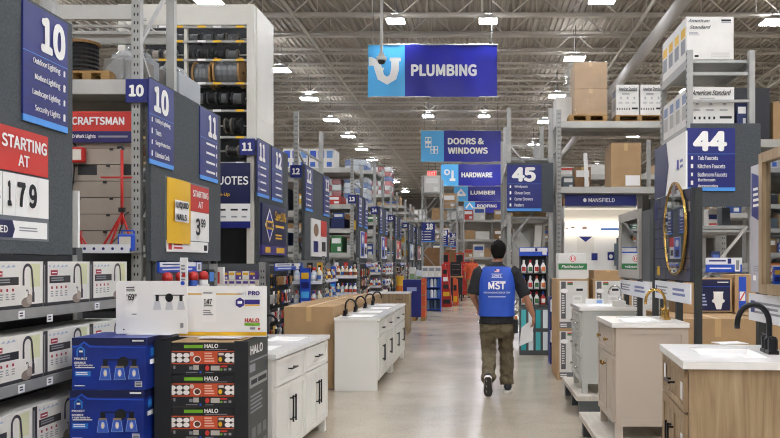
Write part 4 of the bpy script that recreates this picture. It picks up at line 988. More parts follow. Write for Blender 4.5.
def vanity(label, loc, rz, w_, d, h, m, layout, hm, hk, sinks, fm, legs=.1, zb=0, shaker=True, fh=.2, side_shaker=None, solid=False, group=None, fx=None, fr=.011, toe=True, split_top=False):
    """front at local y = 0; x to the viewer's right"""
    t = thing('bathroom_vanity', label, 'vanity', loc, rz, group)
    top = .035
    bc = MB().use(m).box(0, w_, 0, d, legs, h - top)
    bc.build('cabinet_body', t, bevel=.003)
    for x in (0, w_ - .055):
        for y in (0, d - .055): MB().box(x, x + .055, y, y + .055, 0, legs + .001, m).build('leg', t)
    # side panels framed
    for sx, nm in ((0, -1), (w_, 1)):
        sp = MB().use(m); q = .006
        a, b = (sx - q, sx - .0005) if nm < 0 else (sx + .0005, sx + q)
        if solid: sp.box(a, b, 0, d, 0, h - top)
        elif shaker if side_shaker is None else side_shaker:
            sp.box(a, b, 0, .05, legs, h - top); sp.box(a, b, d - .05, d, legs, h - top); sp.box(a, b, .05, d - .05, legs, legs + .05); sp.box(a, b, .05, d - .05, h - top - .05, h - top)
        else: sp.box(a, b, 0, d, legs, h - top)
        sp.build('side_panel', t)
    zt = h - top - .012; zd = zt - .19
    def hand(o, kind, x0, x1, z0, z1, side=None):
        cx, cz = (x0 + x1) / 2, (z0 + z1) / 2
        if hk == 'knob': knob(o, (cx if kind == 'drawer' else (x1 - .04 if side == 'r' else x0 + .04), -.02, cz if kind == 'drawer' else z1 - .09), hm)
        elif kind == 'drawer': bar_handle(o, (cx - .08, -.018, cz), (cx + .08, -.018, cz), hm)
        else:
            x = x1 - .03 if side == 'r' else x0 + .03; bar_handle(o, (x, -.018, z1 - .3), (x, -.018, z1 - .1), hm)
    if layout == 'two_bays':
        for b in range(2):
            a, e = b * w_ / 2 + .02, (b + 1) * w_ / 2 - .02; c = (a + e) / 2
            o = panel_front(t, 'drawer', a, e, zd, zt, m, shaker=shaker, fr=.03); hand(o, 'drawer', a, e, zd, zt)
            o = panel_front(t, 'door', a, c - .003, legs + .03, zd - .012, m, shaker=shaker); hand(o, 'door', a, c - .003, legs + .03, zd - .012, 'r')
            o = panel_front(t, 'door', c + .003, e, legs + .03, zd - .012, m, shaker=shaker); hand(o, 'door', c + .003, e, legs + .03, zd - .012, 'l')
    elif layout == 'drawer_doors':
        a, e = .02, w_ - .02; c = w_ / 2
        o = panel_front(t, 'drawer', a, e, zd, zt, m, shaker=shaker, fr=.03); hand(o, 'drawer', a + (.0 if hk != 'knob' else -.2), e + (.0 if hk != 'knob' else -.2), zd, zt)
        if hk == 'knob': knob(o, (w_ * .7, -.02, (zd + zt) / 2), hm)
        o = panel_front(t, 'door', a, c - .003, legs + .03, zd - .012, m, shaker=shaker); hand(o, 'door', a, c - .003, legs + .03, zd - .012, 'r')
        o = panel_front(t, 'door', c + .003, e, legs + .03, zd - .012, m, shaker=shaker); hand(o, 'door', c + .003, e, legs + .03, zd - .012, 'l')
    else:
        n = 3; z = legs + .03; hh = (zt - z) / n
        for b in range(2):
            a, e = b * w_ / 2 + .015, (b + 1) * w_ / 2 - .015
            for k in range(n): o = panel_front(t, 'drawer', a, e, z + k * hh, z + (k + 1) * hh - .012, m, shaker=shaker, fr=.03); hand(o, 'drawer', a, e, z + k * hh, z + (k + 1) * hh - .012)
    # worktop with sunken basins
    ov = .018; X0, X1, Ya, Yb_ = -ov, w_ + ov, -.03, d + .005; sw, sd = .46, .3
    tm = MB().use('quartz'); cur = X0; za, zb_ = h - top + .0005, h
    bas = []
    for cx in sinks:
        a, b = cx - sw / 2, cx + sw / 2; ya, yb = d * .5 - sd / 2 - .02, d * .5 + sd / 2 - .02
        tm.box(cur, a, Ya, Yb_, za, zb_); tm.box(a, b, Ya, ya, za, zb_); tm.box(a, b, yb, Yb_, za, zb_); cur = b; bas.append((a, b, ya, yb))
    tm.box(cur, X1, Ya, Yb_, za, zb_)
    tp = tm.build('worktop', t)
    for (a, b, ya, yb) in bas:
        c = lambda i, z: [(a + i, ya + i, z), (b - i, ya + i, z), (b - i, yb - i, z), (a + i, yb - i, z)]
        bm = MB().use('porcelain'); bm.rings([c(-.001, h - .003), c(.012, h - .03), c(.05, h - .034 + .0)], cap=False); n0 = len(bm.v); bm.poly(c(.05, h - .034)); bm.build('basin', tp)
        faucet(t, (a + b) / 2 if fx is None else fx, yb + .055, h, fm, fh, fh * .65, fr)
    return t
vanity('long white vanity with black bar handles beside the black display bin', (-1.462, 5.70, 0), 86.7, 1.535, .54, .862, 'white_lacquer', 'two_bays', 'black_metal', 'bar', (.38, 1.15), 'black_metal', solid=True)
vanity('white double vanity with black faucets and plain grey-white side, near the large brown carton', (-1.19, 9.43, 0), 90, 1.6, .5, .862, 'white_lacquer', 'two_bays', 'black_metal', 'bar', (.38, 1.2), 'black_metal', solid=True)
vanity('white double vanity butted against the far end of another white one', (-1.18, 11.085, 0), 90, 1.6, .5, .862, 'white_lacquer', 'two_bays', 'black_metal', 'bar', (.38, 1.2), 'black_metal')
vanity('far oak vanity with pale top beyond the white double vanities', (-2.3, 16.9, 0), 0, .84, .55, .88, 'oak', 'two_bays', 'black_metal', 'bar', (.42,), 'black_metal')
# ------------------------------------------------------------------ big brown cartons behind the vanities
def big_carton(label, loc, w_, d, h, rz=0):
    t = thing('shipping_carton', label, 'carton', loc, rz)
    MB().box(0, w_, 0, d, 0, h, 'cardboard').build('box_body', t, bevel=.006)
    MB().box(w_ / 2 - .03, w_ / 2 + .03, -.0012, -.0002, h * .82, h, 'tape').build('tape', t); MB().box(w_ / 2 - .03, w_ / 2 + .03, 0, d, h + .0002, h + .0014, 'tape').build('tape', t)
    MB().box(.002, w_ - .002, d * .5 - .0015, d * .5 + .0015, h + .0002, h + .001, 'cardboard_dark').build('flap_seam', t)
    return t
big_carton('large brown carton standing beside the white double vanity', (-2.33, 9.6, 0), .6, 1.5, .985)
big_carton('long brown carton standing behind another large brown carton', (-2.38, 11.15, 0), .62, 1.5, .97)
big_carton('brown carton standing before the far oak vanity', (-2.4, 12.75, 0), .6, 2.2, .93)

# ------------------------------------------------------------------ black display bin with downlight cartons
Yf = 5.0; xa, xb = WX(154, Yf), WX(248, Yf); zt = WZ(341, Yf); dp = .47; Wb = xb - xa
t = thing('display_bin', 'black printed cardboard display bin open at the front', 'display bin', (xa, Yf, 0))
fl, fr_ = WX(171, Yf) - xa, WX(234, Yf) - xa
mb = MB().use('halo_black'); mb.box(0, fl, 0, .012, 0, zt); mb.build('front_flap', t, bevel=.003)
MB().box(fr_, Wb, 0, .012, 0, zt, 'halo_black').build('front_flap', t, bevel=.003)
MB().box(fl, fr_, 0, .012, 0, .2, 'halo_black').build('front_panel', t)
MB().box(0, .012, .0125, dp, 0, zt, 'halo_black').build('side_wall', t)
sw_ = MB().box(Wb - .012, Wb, .0125, dp, 0, zt, '#3a3d3c').build('side_wall', t)
MB().box(.0125, Wb - .0125, dp - .012, dp, 0, zt - .01, 'halo_black').build('back_wall', t)
MB().box(.0125, Wb - .0125, .013, dp - .013, .17, .19, 'cardboard').build('bottom', t)
txt(t, 'HALO', .04, .33, .93, .99, 'white', face='side', fx=Wb + .002, bold=.03)
p = MB(); x = Wb + .0015
p.side(.03, .45, .885, .895, x, 'print_grey'); p.side(.03, .16, .82, .87, x, 'print_grey'); p.side(.03, .44, .72, .79, x, '#9a9c9a')
for k in range(5): p.side(.05, .33 - .03 * (k % 2), .66 - k * .025, .672 - k * .025, x, 'print_grey')
for k in range(3):
    for j in range(2): p.side(.08 + k * .13, .17 + k * .13, .39 - j * .11, .46 - j * .11, x, '#6a6e6c')
p.build('side_print', t)
p = MB(); p.side(.06, .2, .74, .77, Wb + .003, 'ink'); p.side(.22, .42, .74, .77, Wb + .003, 'ink'); p.build('side_lettering', t)
cw = (fr_ - fl + .04) / 2; ch = .203
def halo_box():
    t = thing('downlight_carton', 'black and orange downlight carton in the display bin', 'carton', (0, 0, 0), 0, 'downlight cartons in the display bin')
    MB().box(0, cw - .002, 0, .42, 0, ch - .003, 'halo_black').build('box_body', t)
    MB().poly([(0, 0, ch - .002), (cw - .002, 0, ch - .002), (cw - .002, .42, ch - .002), (0, .42, ch - .002)], 'cardboard').build('lid', t)
    p = MB(); q = -.0015; W3 = cw - .002
    p.rect(0, W3, .065, .147, q, 'halo_orange'); p.rect(W3 * .45, W3, .165, .185, q, 'halo_green')
    p.rect(W3 * .02, W3 * .62, .072, .14, q - .0005, '#3a2a2a')
    for j in range(2):
        for i in range(3): p.disc(W3 * (.12 + .2 * i), .09 + .03 * j, .02, .015, q - .001, 'white', 12)
    p.disc(W3 * .68, .128, .014, .014, q - .001, '#d9c3b8', 12); p.disc(W3 * .83, .095, .024, .022, q - .001, 'white', 12); p.disc(W3 * .84, .096, .018, .016, q - .0015, '#5a3524', 12)
    p.rect(W3 * .03, W3 * .1, .045, .055, q, 'sign_red'); p.rect(W3 * .14, W3 * .2, .035, .055, q, 'print_grey'); p.rect(W3 * .6, W3 * .7, .03, .05, q, 'print_grey'); p.rect(W3 * .72, W3 * .88, .028, .058, q, '#b9b5ae'); bars(p, W3 * .5, W3 * .85, .008, .018, 1, 'print_grey', q, 0); p.disc(W3 * .93, .014, .008, .008, q, 'tool_blue', 8)
    p.build('print', t); return t
def halo_box2():
    t = thing('downlight_carton', 'black and orange downlight carton lettered HALO in the display bin', 'carton', (0, 0, 0), 0, 'HALO lettered downlight cartons')
    MB().box(0, cw - .002, 0, .42, 0, ch - .003, 'halo_black').build('box_body', t)
    MB().poly([(0, 0, ch - .002), (cw - .002, 0, ch - .002), (cw - .002, .42, ch - .002), (0, .42, ch - .002)], 'cardboard').build('lid', t)
    p = MB(); q = -.0015; W3 = cw - .002
    p.rect(0, W3, .065, .147, q, 'halo_orange'); p.rect(W3 * .42, W3, .072, .14, q - .0005, '#2a2224'); bars(p, W3 * .04, W3 * .36, .075, .14, 4, '#e6b8a4', q - .001, .4)
    p.disc(W3 * .5, .095, .012, .016, q - .001, 'yellow', 10); p.rect(W3 * .45, W3 * .6, .12, .135, q - .001, '#d8cfc8')
    for j in range(2):
        for i in range(2): p.disc(W3 * (.72 + .18 * i), .09 + .03 * j, .02, .015, q - .001, 'white', 12)
    p.disc(W3 * .12, .04, .014, .017, q, 'sign_red', 10); p.rect(W3 * .22, W3 * .48, .025, .055, q, '#b9b5ae'); p.rect(W3 * .5, W3 * .7, .045, .056, q, 'sign_red'); p.rect(W3 * .5, W3 * .56, .025, .037, q, 'halo_green'); p.rect(W3 * .6, W3 * .68, .025, .037, q, 'print_grey'); p.rect(W3 * .74, W3 * .82, .025, .04, q, 'print_grey'); bars(p, W3 * .06, W3 * .3, .008, .016, 1, 'print_grey', q, 0)
    p.rect(W3 * .94, W3, .165, .18, q, 'halo_green'); bars(p, W3 * .06, W3 * .7, .152, .16, 1, 'print_grey', q, 0)
    p.build('print', t); txt(t, 'HALO', W3 * .04, W3 * .44, .165, .192, 'white', -.003, .03); return t
ha, hb = halo_box(), halo_box2()
for k in range(4):
    z = zt - .008 - (k + 1) * ch
    for j, s_ in enumerate((ha, hb)):
        c = s_ if k == 0 else dup(s_, (0, 0, 0))
        c['label'] = ['black and orange downlight carton with lamp pictures in the ', 'downlight carton lettered HALO in the '][j] + ['topmost', 'second', 'third', 'fourth', 'lowest'][k] + ' row of the bin'
        c['group'] = 'downlight cartons in the bin'
        c.location = (xa + fl - .02 + j * cw, Yf + .014, z)
# ------------------------------------------------------------------ blue light-bar cartons
Yb0 = 4.9; bw, bh, bd_ = .455, .318, .42
def blue_box(label):
    t = thing('light_bar_carton', label, 'carton')
    MB().box(0, bw, 0, bd_, 0, bh, 'box_blue').build('box_body', t, bevel=.002)
    p = MB(); q = -.0015
    p.rect(0, bw, bh - .045, bh, q, 'navy_dark'); p.poly([(0, q - .0005, bh - .05), (.04, q - .0005, bh - .045), (.075, q - .0005, bh - .02), (.11, q - .0005, bh - .045), (.15, q - .0005, bh - .05), (bw, q - .0005, bh - .055), (bw, q - .0005, bh - .062), (.11, q - .0005, bh - .058), (.075, q - .0005, bh - .035), (.04, q - .0005, bh - .058), (0, q - .0005, bh - .062)], 'tool_blue')
    hx, hz = .055, .235                                              # house outline
    p.poly([(hx - .026, q - .001, hz - .03), (hx - .026, q - .001, hz + .012), (hx, q - .001, hz + .034), (hx + .026, q - .001, hz + .012), (hx + .026, q - .001, hz - .03), (hx + .018, q - .001, hz - .03), (hx + .018, q - .001, hz + .008), (hx, q - .001, hz + .024), (hx - .018, q - .001, hz + .008), (hx - .018, q - .001, hz - .03)], 'box_blue_light')
    p.rect(hx - .01, hx + .012, hz - .005, hz + .006, q - .001, 'white')
    p.rect(.018, .115, .083, .115, q, 'box_blue_light'); bars(p, .025, .11, .09, .112, 2, 'white', q - .001, .2); bars(p, .02, .14, .13, .142, 1, 'white', q, 0)
    p.rect(.19, .4, .181, .187, q - .001, 'ink'); p.disc(.315, .17, .034, .034, q - .0012, 'ink', 16)
    for i in range(3):
        cx = .205 + i * .088; z0 = .06 + i * .003
        p.rect(cx - .014, cx + .014, .145, .18, q - .0014, 'ink'); p.rect(cx - .025, cx + .025, .135, .147, q - .0016, '#8a7a66')
        for s in (-1, 1): p.poly([(cx + s * .025, q - .001, .135), (cx + s * .037, q - .001, z0), (cx + s * .034, q - .001, z0), (cx + s * .022, q - .001, .135)][::1 if s < 0 else -1], 'glass_print')
        p.poly([(cx - .024, q - .0008, .135), (cx - .034, q - .0008, z0), (cx + .034, q - .0008, z0), (cx + .024, q - .0008, .135)], '#3a5fc0'); p.rect(cx - .035, cx + .035, z0, z0 + .002, q - .001, 'glass_print')
        p.disc(cx, .103, .012, .022, q - .0014, '#c9cfe6', 10); p.disc(cx, .1, .006, .014, q - .0018, 'bulb_print', 8)
    p.rect(.385, .43, .018, .052, q, '#c9cbd0'); bars(p, .39, .425, .022, .048, 3, 'ink', q - .001, 0); bars(p, .015, .08, .02, .03, 1, 'white', q, 0)
    p.rect(.37, .44, bh - .022, bh - .012, q - .001, 'white')
    p.side(.01, bd_, bh - .05, bh, bw + .0015, 'navy_dark'); p.side(.06, .12, .2, .25, bw + .0015, 'box_blue_light'); p.side(.05, .14, .15, .18, bw + .0015, 'white')
    p.build('print', t)
    txt(t, 'PROJECT\nSOURCE', .016, .096, .16, .198, 'white', -.004, .025); txt(t, '3-Light Vanity Bar', .018, .13, .143, .157, 'white', -.004, .01)
    return t
bb = None
for k, (xx, z, lb) in enumerate(((WX(72, Yb0), .737, 'blue light-bar carton, topmost of its stack beside the black bin'), (WX(69.5, Yb0), .417, 'blue light-bar carton, second in its stack beside the black bin'), (WX(69, Yb0), .097, 'blue light-bar carton, lowest of its stack beside the black bin'))):
    if bb is None: bb = blue_box(lb); c = bb
    else: c = dup(bb, (0, 0, 0), 0, lb)
    c.location = (xx, Yb0, z)
t = thing('pallet', 'low wooden platform under the stack of blue cartons', 'pallet', (WX(68, Yb0), Yb0, 0))
for i in range(4): MB().box(0, .5, i * .11, i * .11 + .09, .07, .095, 'pallet_wood').build('plank', t)
for x in (0, .21, .42): MB().box(x, x + .08, 0, .42, 0, .07, 'pallet_wood').build('runner', t)
# ------------------------------------------------------------------ price cards on top
t = thing('price_card', 'white display card with vanity light picture and 69 dollar price', 'price card', (WX(116, 5.1), 5.1, 0), 2)
cwid, z0, z1 = .45, 1.062, WZ(281, 5.1)
MB().box(0, cwid, 0, .006, z0, z1, 'paper').build('card', t); MB().box(.08, .36, -.05, .05, z0 - .005, z0, 'label_white').build('card_foot', t)
MB().rect(.055, .135, 1.17, 1.37, -.0012, 'white').build('price_slip', t); p = MB(); bars(p, .065, .125, 1.33, 1.362, 3, 'ink', -.002, .2); p.rect(.1, .13, 1.185, 1.19, -.002, 'ink')
p.rect(.245, .43, 1.305, 1.311, -.0015, 'ink'); p.disc(.335, 1.292, .025, .028, -.002, 'ink', 14)
for i in range(3):
    cx = .26 + i * .075; p.rect(cx - .01, cx + .01, 1.27, 1.305, -.002, 'ink'); p.poly([(cx - .016, -.0015, 1.27), (cx - .025, -.0015, 1.215), (cx + .025, -.0015, 1.215), (cx + .016, -.0015, 1.27)], '#c9c9cc')
p.disc(.42, 1.385, .014, .014, -.002, 'tool_blue', 10); p.disc(.05, 1.09, .005, .005, -.002, 'ink', 8); p.rect(.405, .425, 1.1, 1.13, -.002, 'print_grey'); p.build('print', t)
txt(t, '69', .078, .115, 1.275, 1.318, 'ink', -.003, .02); txt(t, '$', .066, .075, 1.3, 1.318, 'ink', -.003, .01); txt(t, '98', .117, .131, 1.3, 1.318, 'ink', -.003, .01)
t = thing('price_card', 'white display card with yellow lines, PRO lettering and 147 dollar price', 'price card', (WX(179, 5.22), 5.22, 0), -1)
cwid, z0, z1 = WX(267, 5.22) - WX(179, 5.22), 1.032, WZ(286, 5.22)
MB().box(0, cwid, 0, .006, z0, z1, 'paper').build('card', t); MB().box(.14, .42, -.05, .05, z0 - .006, z0 - .0005, 'label_white').build('card_foot', t)
p = MB().rect(0, cwid, z0 + .008, z0 + .032, -.0012, 'yellow'); p.rect(.02, .41, z1 - .056, z1 - .048, -.0012, 'yellow'); p.rect(.15, .245, 1.13, z1 - .045, -.002, 'white'); bars(p, .16, .23, 1.31, 1.325, 2, 'print_grey', -.003, .2); bars(p, .165, .22, 1.228, 1.24, 1, 'ink', -.003, 0); bars(p, .16, .24, 1.17, 1.21, 3, 'print_grey', -.003, .5)
p.poly([(.4 + .032 * math.cos(R(a)), -.002, 1.255 + .034 * math.sin(R(a))) for a in range(30, 390, 60)], '#332a80'); p.rect(.43, .53, 1.245, 1.275, -.0015, '#332a80'); p.rect(.43, .53, 1.235, 1.243, -.0015, 'yellow'); p.rect(.385, .415, 1.248, 1.266, -.003, 'white')
p.rect(.43, .53, 1.105, 1.122, -.0015, 'halo_green'); p.disc(.525, 1.085, .008, .008, -.0015, 'sign_red', 10); p.rect(.465, .5, 1.08, 1.095, -.0015, 'print_grey'); p.build('print', t)
txt(t, '147', .165, .218, 1.245, 1.28, 'ink', -.004, .01); txt(t, 'HALO', .432, .528, 1.126, 1.155, 'sign_red', -.003, .03); txt(t, 'PRO', .455, .53, z1 - .06, z1 - .032, '#332a80', -.003, .03); txt(t, "Lowe's", .38, .44, z1 - .058, z1 - .036, '#8a86b0', -.003, .0)
# ------------------------------------------------------------------ platforms and vanities along the other side
def platform(label, x0, x1, y0, y1, h=.2):
    t = thing('display_platform', label, 'platform', (x0, y0, 0))
    n = 3; dx = (x1 - x0) / n
    for i in range(n): MB().box(i * dx + .003, (i + 1) * dx - .003, 0, y1 - y0, h - .045, h, 'board_white_wood').build('deck_plank', t)
    for y in (0, (y1 - y0) / 2 - .05, y1 - y0 - .1): MB().box(.03, x1 - x0 - .01, y, y + .1, 0, h - .046, 'rack_dark').build('runner', t)
    return t
platform('low platform with pale planks under the grey drawer vanity', .965, 1.62, 7.85, 9.2)
platform('low platform with pale planks under the greige vanity', .885, 1.62, 5.75, 7.05)
platform('low platform with pale planks under the oak vanity', .86, 1.62, 3.3, 5.0)
V1 = vanity('grey drawer vanity with small knobs and white top', (1.045, 8.78, .2), -90, .765, .54, .868, 'grey_lacquer', 'drawers', 'chrome', 'knob', (.38,), 'chrome', fh=.2, fr=.009)
V2 = vanity('greige vanity with gold knobs and gold faucet', (1.02, 6.68, .2), -90, .745, .54, .868, 'greige_lacquer', 'drawer_doors', 'gold', 'knob', (.37,), 'gold', fh=.235, fr=.0115)
V3 = vanity('oak vanity with black handles and tall black faucet', (1.03, 4.39, .2), -95.2, .745, .54, .868, 'oak', 'drawer_doors', 'black_metal', 'bar', (.37,), 'black_metal', shaker=True, side_shaker=False, fh=.24, fr=.0145)
for (x, z0, z1) in ((.1, .7, .78), (.64, .68, .76), (.64, .44, .52)): MB().box(x, x + .05, -.0225, -.0205, z0, z1, 'label_white').build('sticker', V3)
t = thing('faucet_box', 'small white faucet box standing on the grey drawer vanity', 'box', (1.36, 8.13, 1.069), -90); MB().box(0, .12, 0, .12, 0, .06, 'white_carton').build('box_body', t); p = MB().rect(.02, .1, .015, .045, -.002, '#d9cfae'); p.build('print', t)
t = thing('price_card', 'small white and blue price card lying on the grey drawer vanity', 'price card', (1.14, 8.5, 1.069), 0); MB().prism([(0, 0), (.2, 0), (.19, .06), (.01, .06)], 0, .02, 'paper').build('card', t); MB().rect(.12, .18, .012, .045, -.002, '#8fb0e6').build('print', t)
t = thing('leaflet', 'white leaflet sheet lying on the back of the oak vanity', 'leaflet', (1.33, 4.36, 1.0695), 12); MB().box(0, .16, 0, .12, 0, .004, 'paper').build('sheet', t)

def display_panel(label, X, Ya, Yb, z0, z1, field, posts=True):
    """a printed display panel on dark posts, facing the aisle"""
    t = thing('mirror_display', label, 'display panel', (X, Yb, 0), -90); W2 = Yb - Ya
    MB().box(0, W2, 0, .03, z0, z1, field).build('panel', t)
    for x in (0, W2 * .5 - .025, W2 - .05): MB().box(x, x + .05, .031, .085, 0, z1 if x > W2 * .8 else z1 - .02, 'post_dark').build('post', t)
    p = MB().box(0.0, W2, -.012, 0, z0 - .17, z0 - .01, 'label_white'); bars(p, .1, W2 * .45, z0 - .13, z0 - .05, 3, 'print_grey', -.0135, .5, 3); bars(p, W2 * .55, W2 * .9, z0 - .13, z0 - .05, 2, '#6a78a8', -.0135, .5, 4); p.rect(W2 * .03, W2 * .08, z0 - .12, z0 - .05, -.0135, 'navy'); p.build('label_strip', t)
    return t
# panel behind the greige vanity: navy tiles, header and the gold mirror
Ya, Yb = 6.22, 7.45; X = 1.66; W2 = Yb - Ya
t = display_panel('navy tiled display panel with printed header on dark posts', X, Ya, Yb, 1.36, 2.1, 'dark_back')
n = 8
for i in range(n):
    for k in range(3):
        o_ = (i % 2) * W2 / 6
        a, b = k * W2 / 3 + .003 - o_, (k + 1) * W2 / 3 - .003 - o_
        for a, b in ([(max(a, .003), b)] + ([(W2 - o_ + .003, W2 - .003)] if k == 2 and o_ else [])):
            MB().box(a, b, -.01, -.0005, 1.37 + i * .091, 1.37 + (i + 1) * .091 - .006, 'tile_navy').build('tile', t)
MB().box(0, W2 - .12, -.014, -.0, 2.101, 2.56, 'paper').build('header_board', t)
p = MB().poly([(0, -.016, 2.101), (W2 * .35, -.016, 2.101), (W2 * .45, -.016, 2.35), (W2 * .38, -.016, 2.56), (0, -.016, 2.56)], 'navy_dark'); p.rect(W2 * .68, W2 * .73, 2.28, 2.36, -.016, 'banner_blue'); bars(p, W2 * .76, W2 * .86, 2.27, 2.36, 2, '#6a78a8', -.016); p.rect(0.01, .09, 1.9, 2.06, -.016, 'navy'); p.rect(.1, .2, 1.4, 1.48, -.012, 'yellow'); p.build('header_print', t)
def outline(cx, cz, rx, rz, k, n=40): return [(cx + rx * math.cos(2 * math.pi * i / n) * (1 + k * math.sin(10 * math.pi * i / n)), cz + rz * math.sin(2 * math.pi * i / n) * (1 + k * math.sin(10 * math.pi * i / n))) for i in range(n)]
t = thing('wall_mirror', 'wavy oval mirror with gold frame on the navy tiles', 'mirror', (X - .02, Yb, 0), -90)
Ym0, Ym1 = (X - .03) * FPX / (686 - VX), (X - .03) * FPX / (664.5 - VX); cx = Yb - (Ym0 + Ym1) / 2; rx = (Ym1 - Ym0) / 2; cz, rz_ = 1.79, .385
ou, inn = outline(cx, cz, rx, rz_, .02), outline(cx, cz, rx * .955, rz_ * .965, .02)
mb = MB().use('gold'); mb.rings([[(x, -.0, z) for x, z in ou], [(x, -.022, z) for x, z in ou], [(x, -.022, z) for x, z in inn], [(x, -.012, z) for x, z in inn]], cap=False); mb.build('frame', t)
MB().poly([(x, -.014, z) for x, z in inn], 'mirror_glass').build('mirror_glass', t)
# panel behind the grey vanity with the grey framed mirror
Ya, Yb = 7.72, 9.28
t = display_panel('plain grey display panel on dark posts behind the grey drawer vanity', X, Ya, Yb, 1.33, 2.03, 'rack_dark')
t = thing('wall_mirror', 'square mirror with wide brushed grey frame', 'mirror', (X - .001, Yb, 0), -90); W2 = Yb - 8.1
fm = MB().use('mirror_frame_grey'); z0, z1, q = 1.35, 2.06, .09
for b in ((0, W2, z0, z0 + q), (0, W2, z1 - q, z1), (0, q, z0 + q, z1 - q), (W2 - q, W2, z0 + q, z1 - q)): fm.box(b[0], b[1], -.03, -.002, b[2], b[3])
fm.build('frame', t); MB().box(q, W2 - q, -.018, -.004, z0 + q, z1 - q, 'mirror_glass').build('mirror_glass', t)
# panel behind the oak vanity with the oak framed mirror
Ya, Yb = 3.5, 4.87
t = display_panel('marble-look display panel with navy hexagon on dark posts', X, Ya, Yb, 1.34, 2.10, 'marble')
p = MB().poly([(.02, -.002, 1.8), (.16, -.002, 1.76), (.24, -.002, 1.9), (.18, -.002, 2.02), (.02, -.002, 2.06)], 'navy'); bars(p, .05, .16, 1.84, 1.97, 4, 'white', -.003); bars(p, .05, .2, 1.46, 1.5, 3, 'print_grey', -.002); p.rect(.05, .1, 1.41, 1.44, -.002, 'white'); p.build('panel_print', t)
t = thing('wall_mirror', 'rectangular mirror with oak frame on the marble-look panel', 'mirror', (X - .002, 4.6, 0), -90)
fm = MB().use('oak'); W2, z0, z1, q = .8, 1.34, 2.14, .055
for b in ((0, W2, z0, z0 + q), (0, W2, z1 - q, z1), (0, q, z0 + q, z1 - q), (W2 - q, W2, z0 + q, z1 - q)): fm.box(b[0], b[1], -.045, -.002, b[2], b[3])
fm.build('frame', t); MB().box(q, W2 - q, -.02, -.004, z0 + q, z1 - q, 'mirror_glass').build('mirror_glass', t)

# ------------------------------------------------------------------ rack of sign 44
Y4 = 9.8; X4 = WX(688.5, Y4 - .05)
r44 = rack('tall grey rack with toilet cartons on two high shelves, behind sign 44', (X4, Y4 + 1.45, 0), -90, [0, 1.45], .83, 4.12, [3.2, 4.02], m='rack_grey', holes=(0, 1), deck=True, bm='rack_grey', zig=False)
for z in (1.95, 1.42, 3.84): MB().box(1.375, 1.4, .0705, .7595, z - .02, z + .02, 'rack_grey').build('cross_bar', r44)
MB().bar((1.46, .1, 1.18), (1.46, .72, 1.95), .04, .03, 'rack_light').build('slant_brace', r44)
bd = thing('end_board', 'grey end board beside and behind sign 44', 'end board', (X4 + .01, Y4 - .11, 0)); board(bd, 0, .85, 2.19, 3.2, -.002, .02, name='panel')
for x in (.05, .75): MB().box(x, x + .04, .019, .108, 2.6, 2.7, 'rack_dark').build('mount', bd)
aisle_sign('44', ['Tub Faucets', 'Kitchen Faucets', 'Bathroom Faucets', 'Bathroom\nAccessories'], (WX(687, Y4 - .12), Y4 - .113, WZ(191, Y4 - .12)), 0, 'navy sign reading 44 with Tub Faucets on its list', WX(735, Y4 - .12) - WX(687, Y4 - .12), WZ(128, Y4 - .12) - WZ(191, Y4 - .12), False, (.12, .83))
def toilet_carton(label, w_, h, d, big):
    t = thing('toilet_carton', label, 'carton', (0, 0, 0), 0, 'white toilet cartons on the rack of sign 44')
    MB().box(0, w_, 0, d, 0, h, 'white_carton').build('box_body', t, bevel=.004)
    p = MB()
    if big: bars(p, .03, .18, h - .235, h - .19, 3, 'print_grey', -.002); p.rect(.43, .55, h - .06, h - .035, -.002, 'ink'); p.rect(.1, .15, .03, .055, -.002, 'ink'); bars(p, .3, .55, .02, .09, 3, '#c0beb8', -.002, .1); p.rect(.43, .55, h - .08, h - .07, -.002, 'print_grey')
    else:
        for i in range(3): p.disc(.12 + i * .17, .27, .035, .035, -.002, '#cfcdc8', 12); p.disc(.12 + i * .17, .27, .02, .012, -.003, 'print_grey', 8); bars(p, .06 + i * .17, .19 + i * .17, .18, .21, 2, 'print_grey', -.002)
        for i in range(6): p.rect(.02 + i * .06, .045 + i * .06, .08, .115, -.002, 'ink')
        p.rect(.4, .55, .09, .12, -.002, 'ink'); bars(p, .15, .4, h - .17, h - .13, 2, 'print_grey', -.002)
    for q, (a, b, m_) in enumerate(((.3, .42, 'yellow'), (.1, .28, 'print_grey'))):
        p.poly([(-.0015, .05, a), (-.0015, d - .05, a), (-.0015, d - .05, b), (-.0015, .05, b)], m_ if big else ['#7a8aa8', '#a8a6a0'][q])
    p.build('print', t)
    if big: txt(t, 'American\n Standard', .02, .3, h - .15, h - .03, '#2a4048', -.004, .02, shear=.35)
    else: txt(t, 'American Standard', .06, w_ - .04, h - .105, h - .035, '#23242a', -.004, .02, shear=.35)
    return t
tc1 = tc2 = None
for i in range(4):
    y = Y4 + .085 + i * .322
    lb = 'white toilet carton on the highest shelf of the rack of sign 44'
    if tc1 is None: tc1 = toilet_carton(lb, .585, .53, .318, True); c = tc1
    else: c = dup(tc1, (0, 0, 0))
    c.location = (X4 + .01, y, 4.022); c['group'] = 'toilet cartons on the highest shelf'; c['label'] = 'white toilet carton on the highest shelf of the forty-four rack, ' + ['first', 'second', 'third', 'fourth'][i] + ' from the sign end'
for i in range(4):
    lb = 'white toilet carton on the shelf just above sign 44'
    if tc2 is None: tc2 = toilet_carton(lb, .58, .48, .3, False); c = tc2
    else: c = dup(tc2, (0, 0, 0))
    c.location = (X4 + .02, Y4 + .085 + i * .322, 3.202); c['group'] = 'toilet cartons on the shelf above sign forty-four'; c['label'] = 'white toilet carton on the shelf above sign forty-four, ' + ['first', 'second', 'third', 'fourth', 'fifth'][i] + ' from the sign end'
carton((X4 + .64, Y4 + .1, 3.203), .12, .3, .28, '#1e2a5c', 'narrow navy carton beside the toilet cartons above sign 44', tag_m='paper')
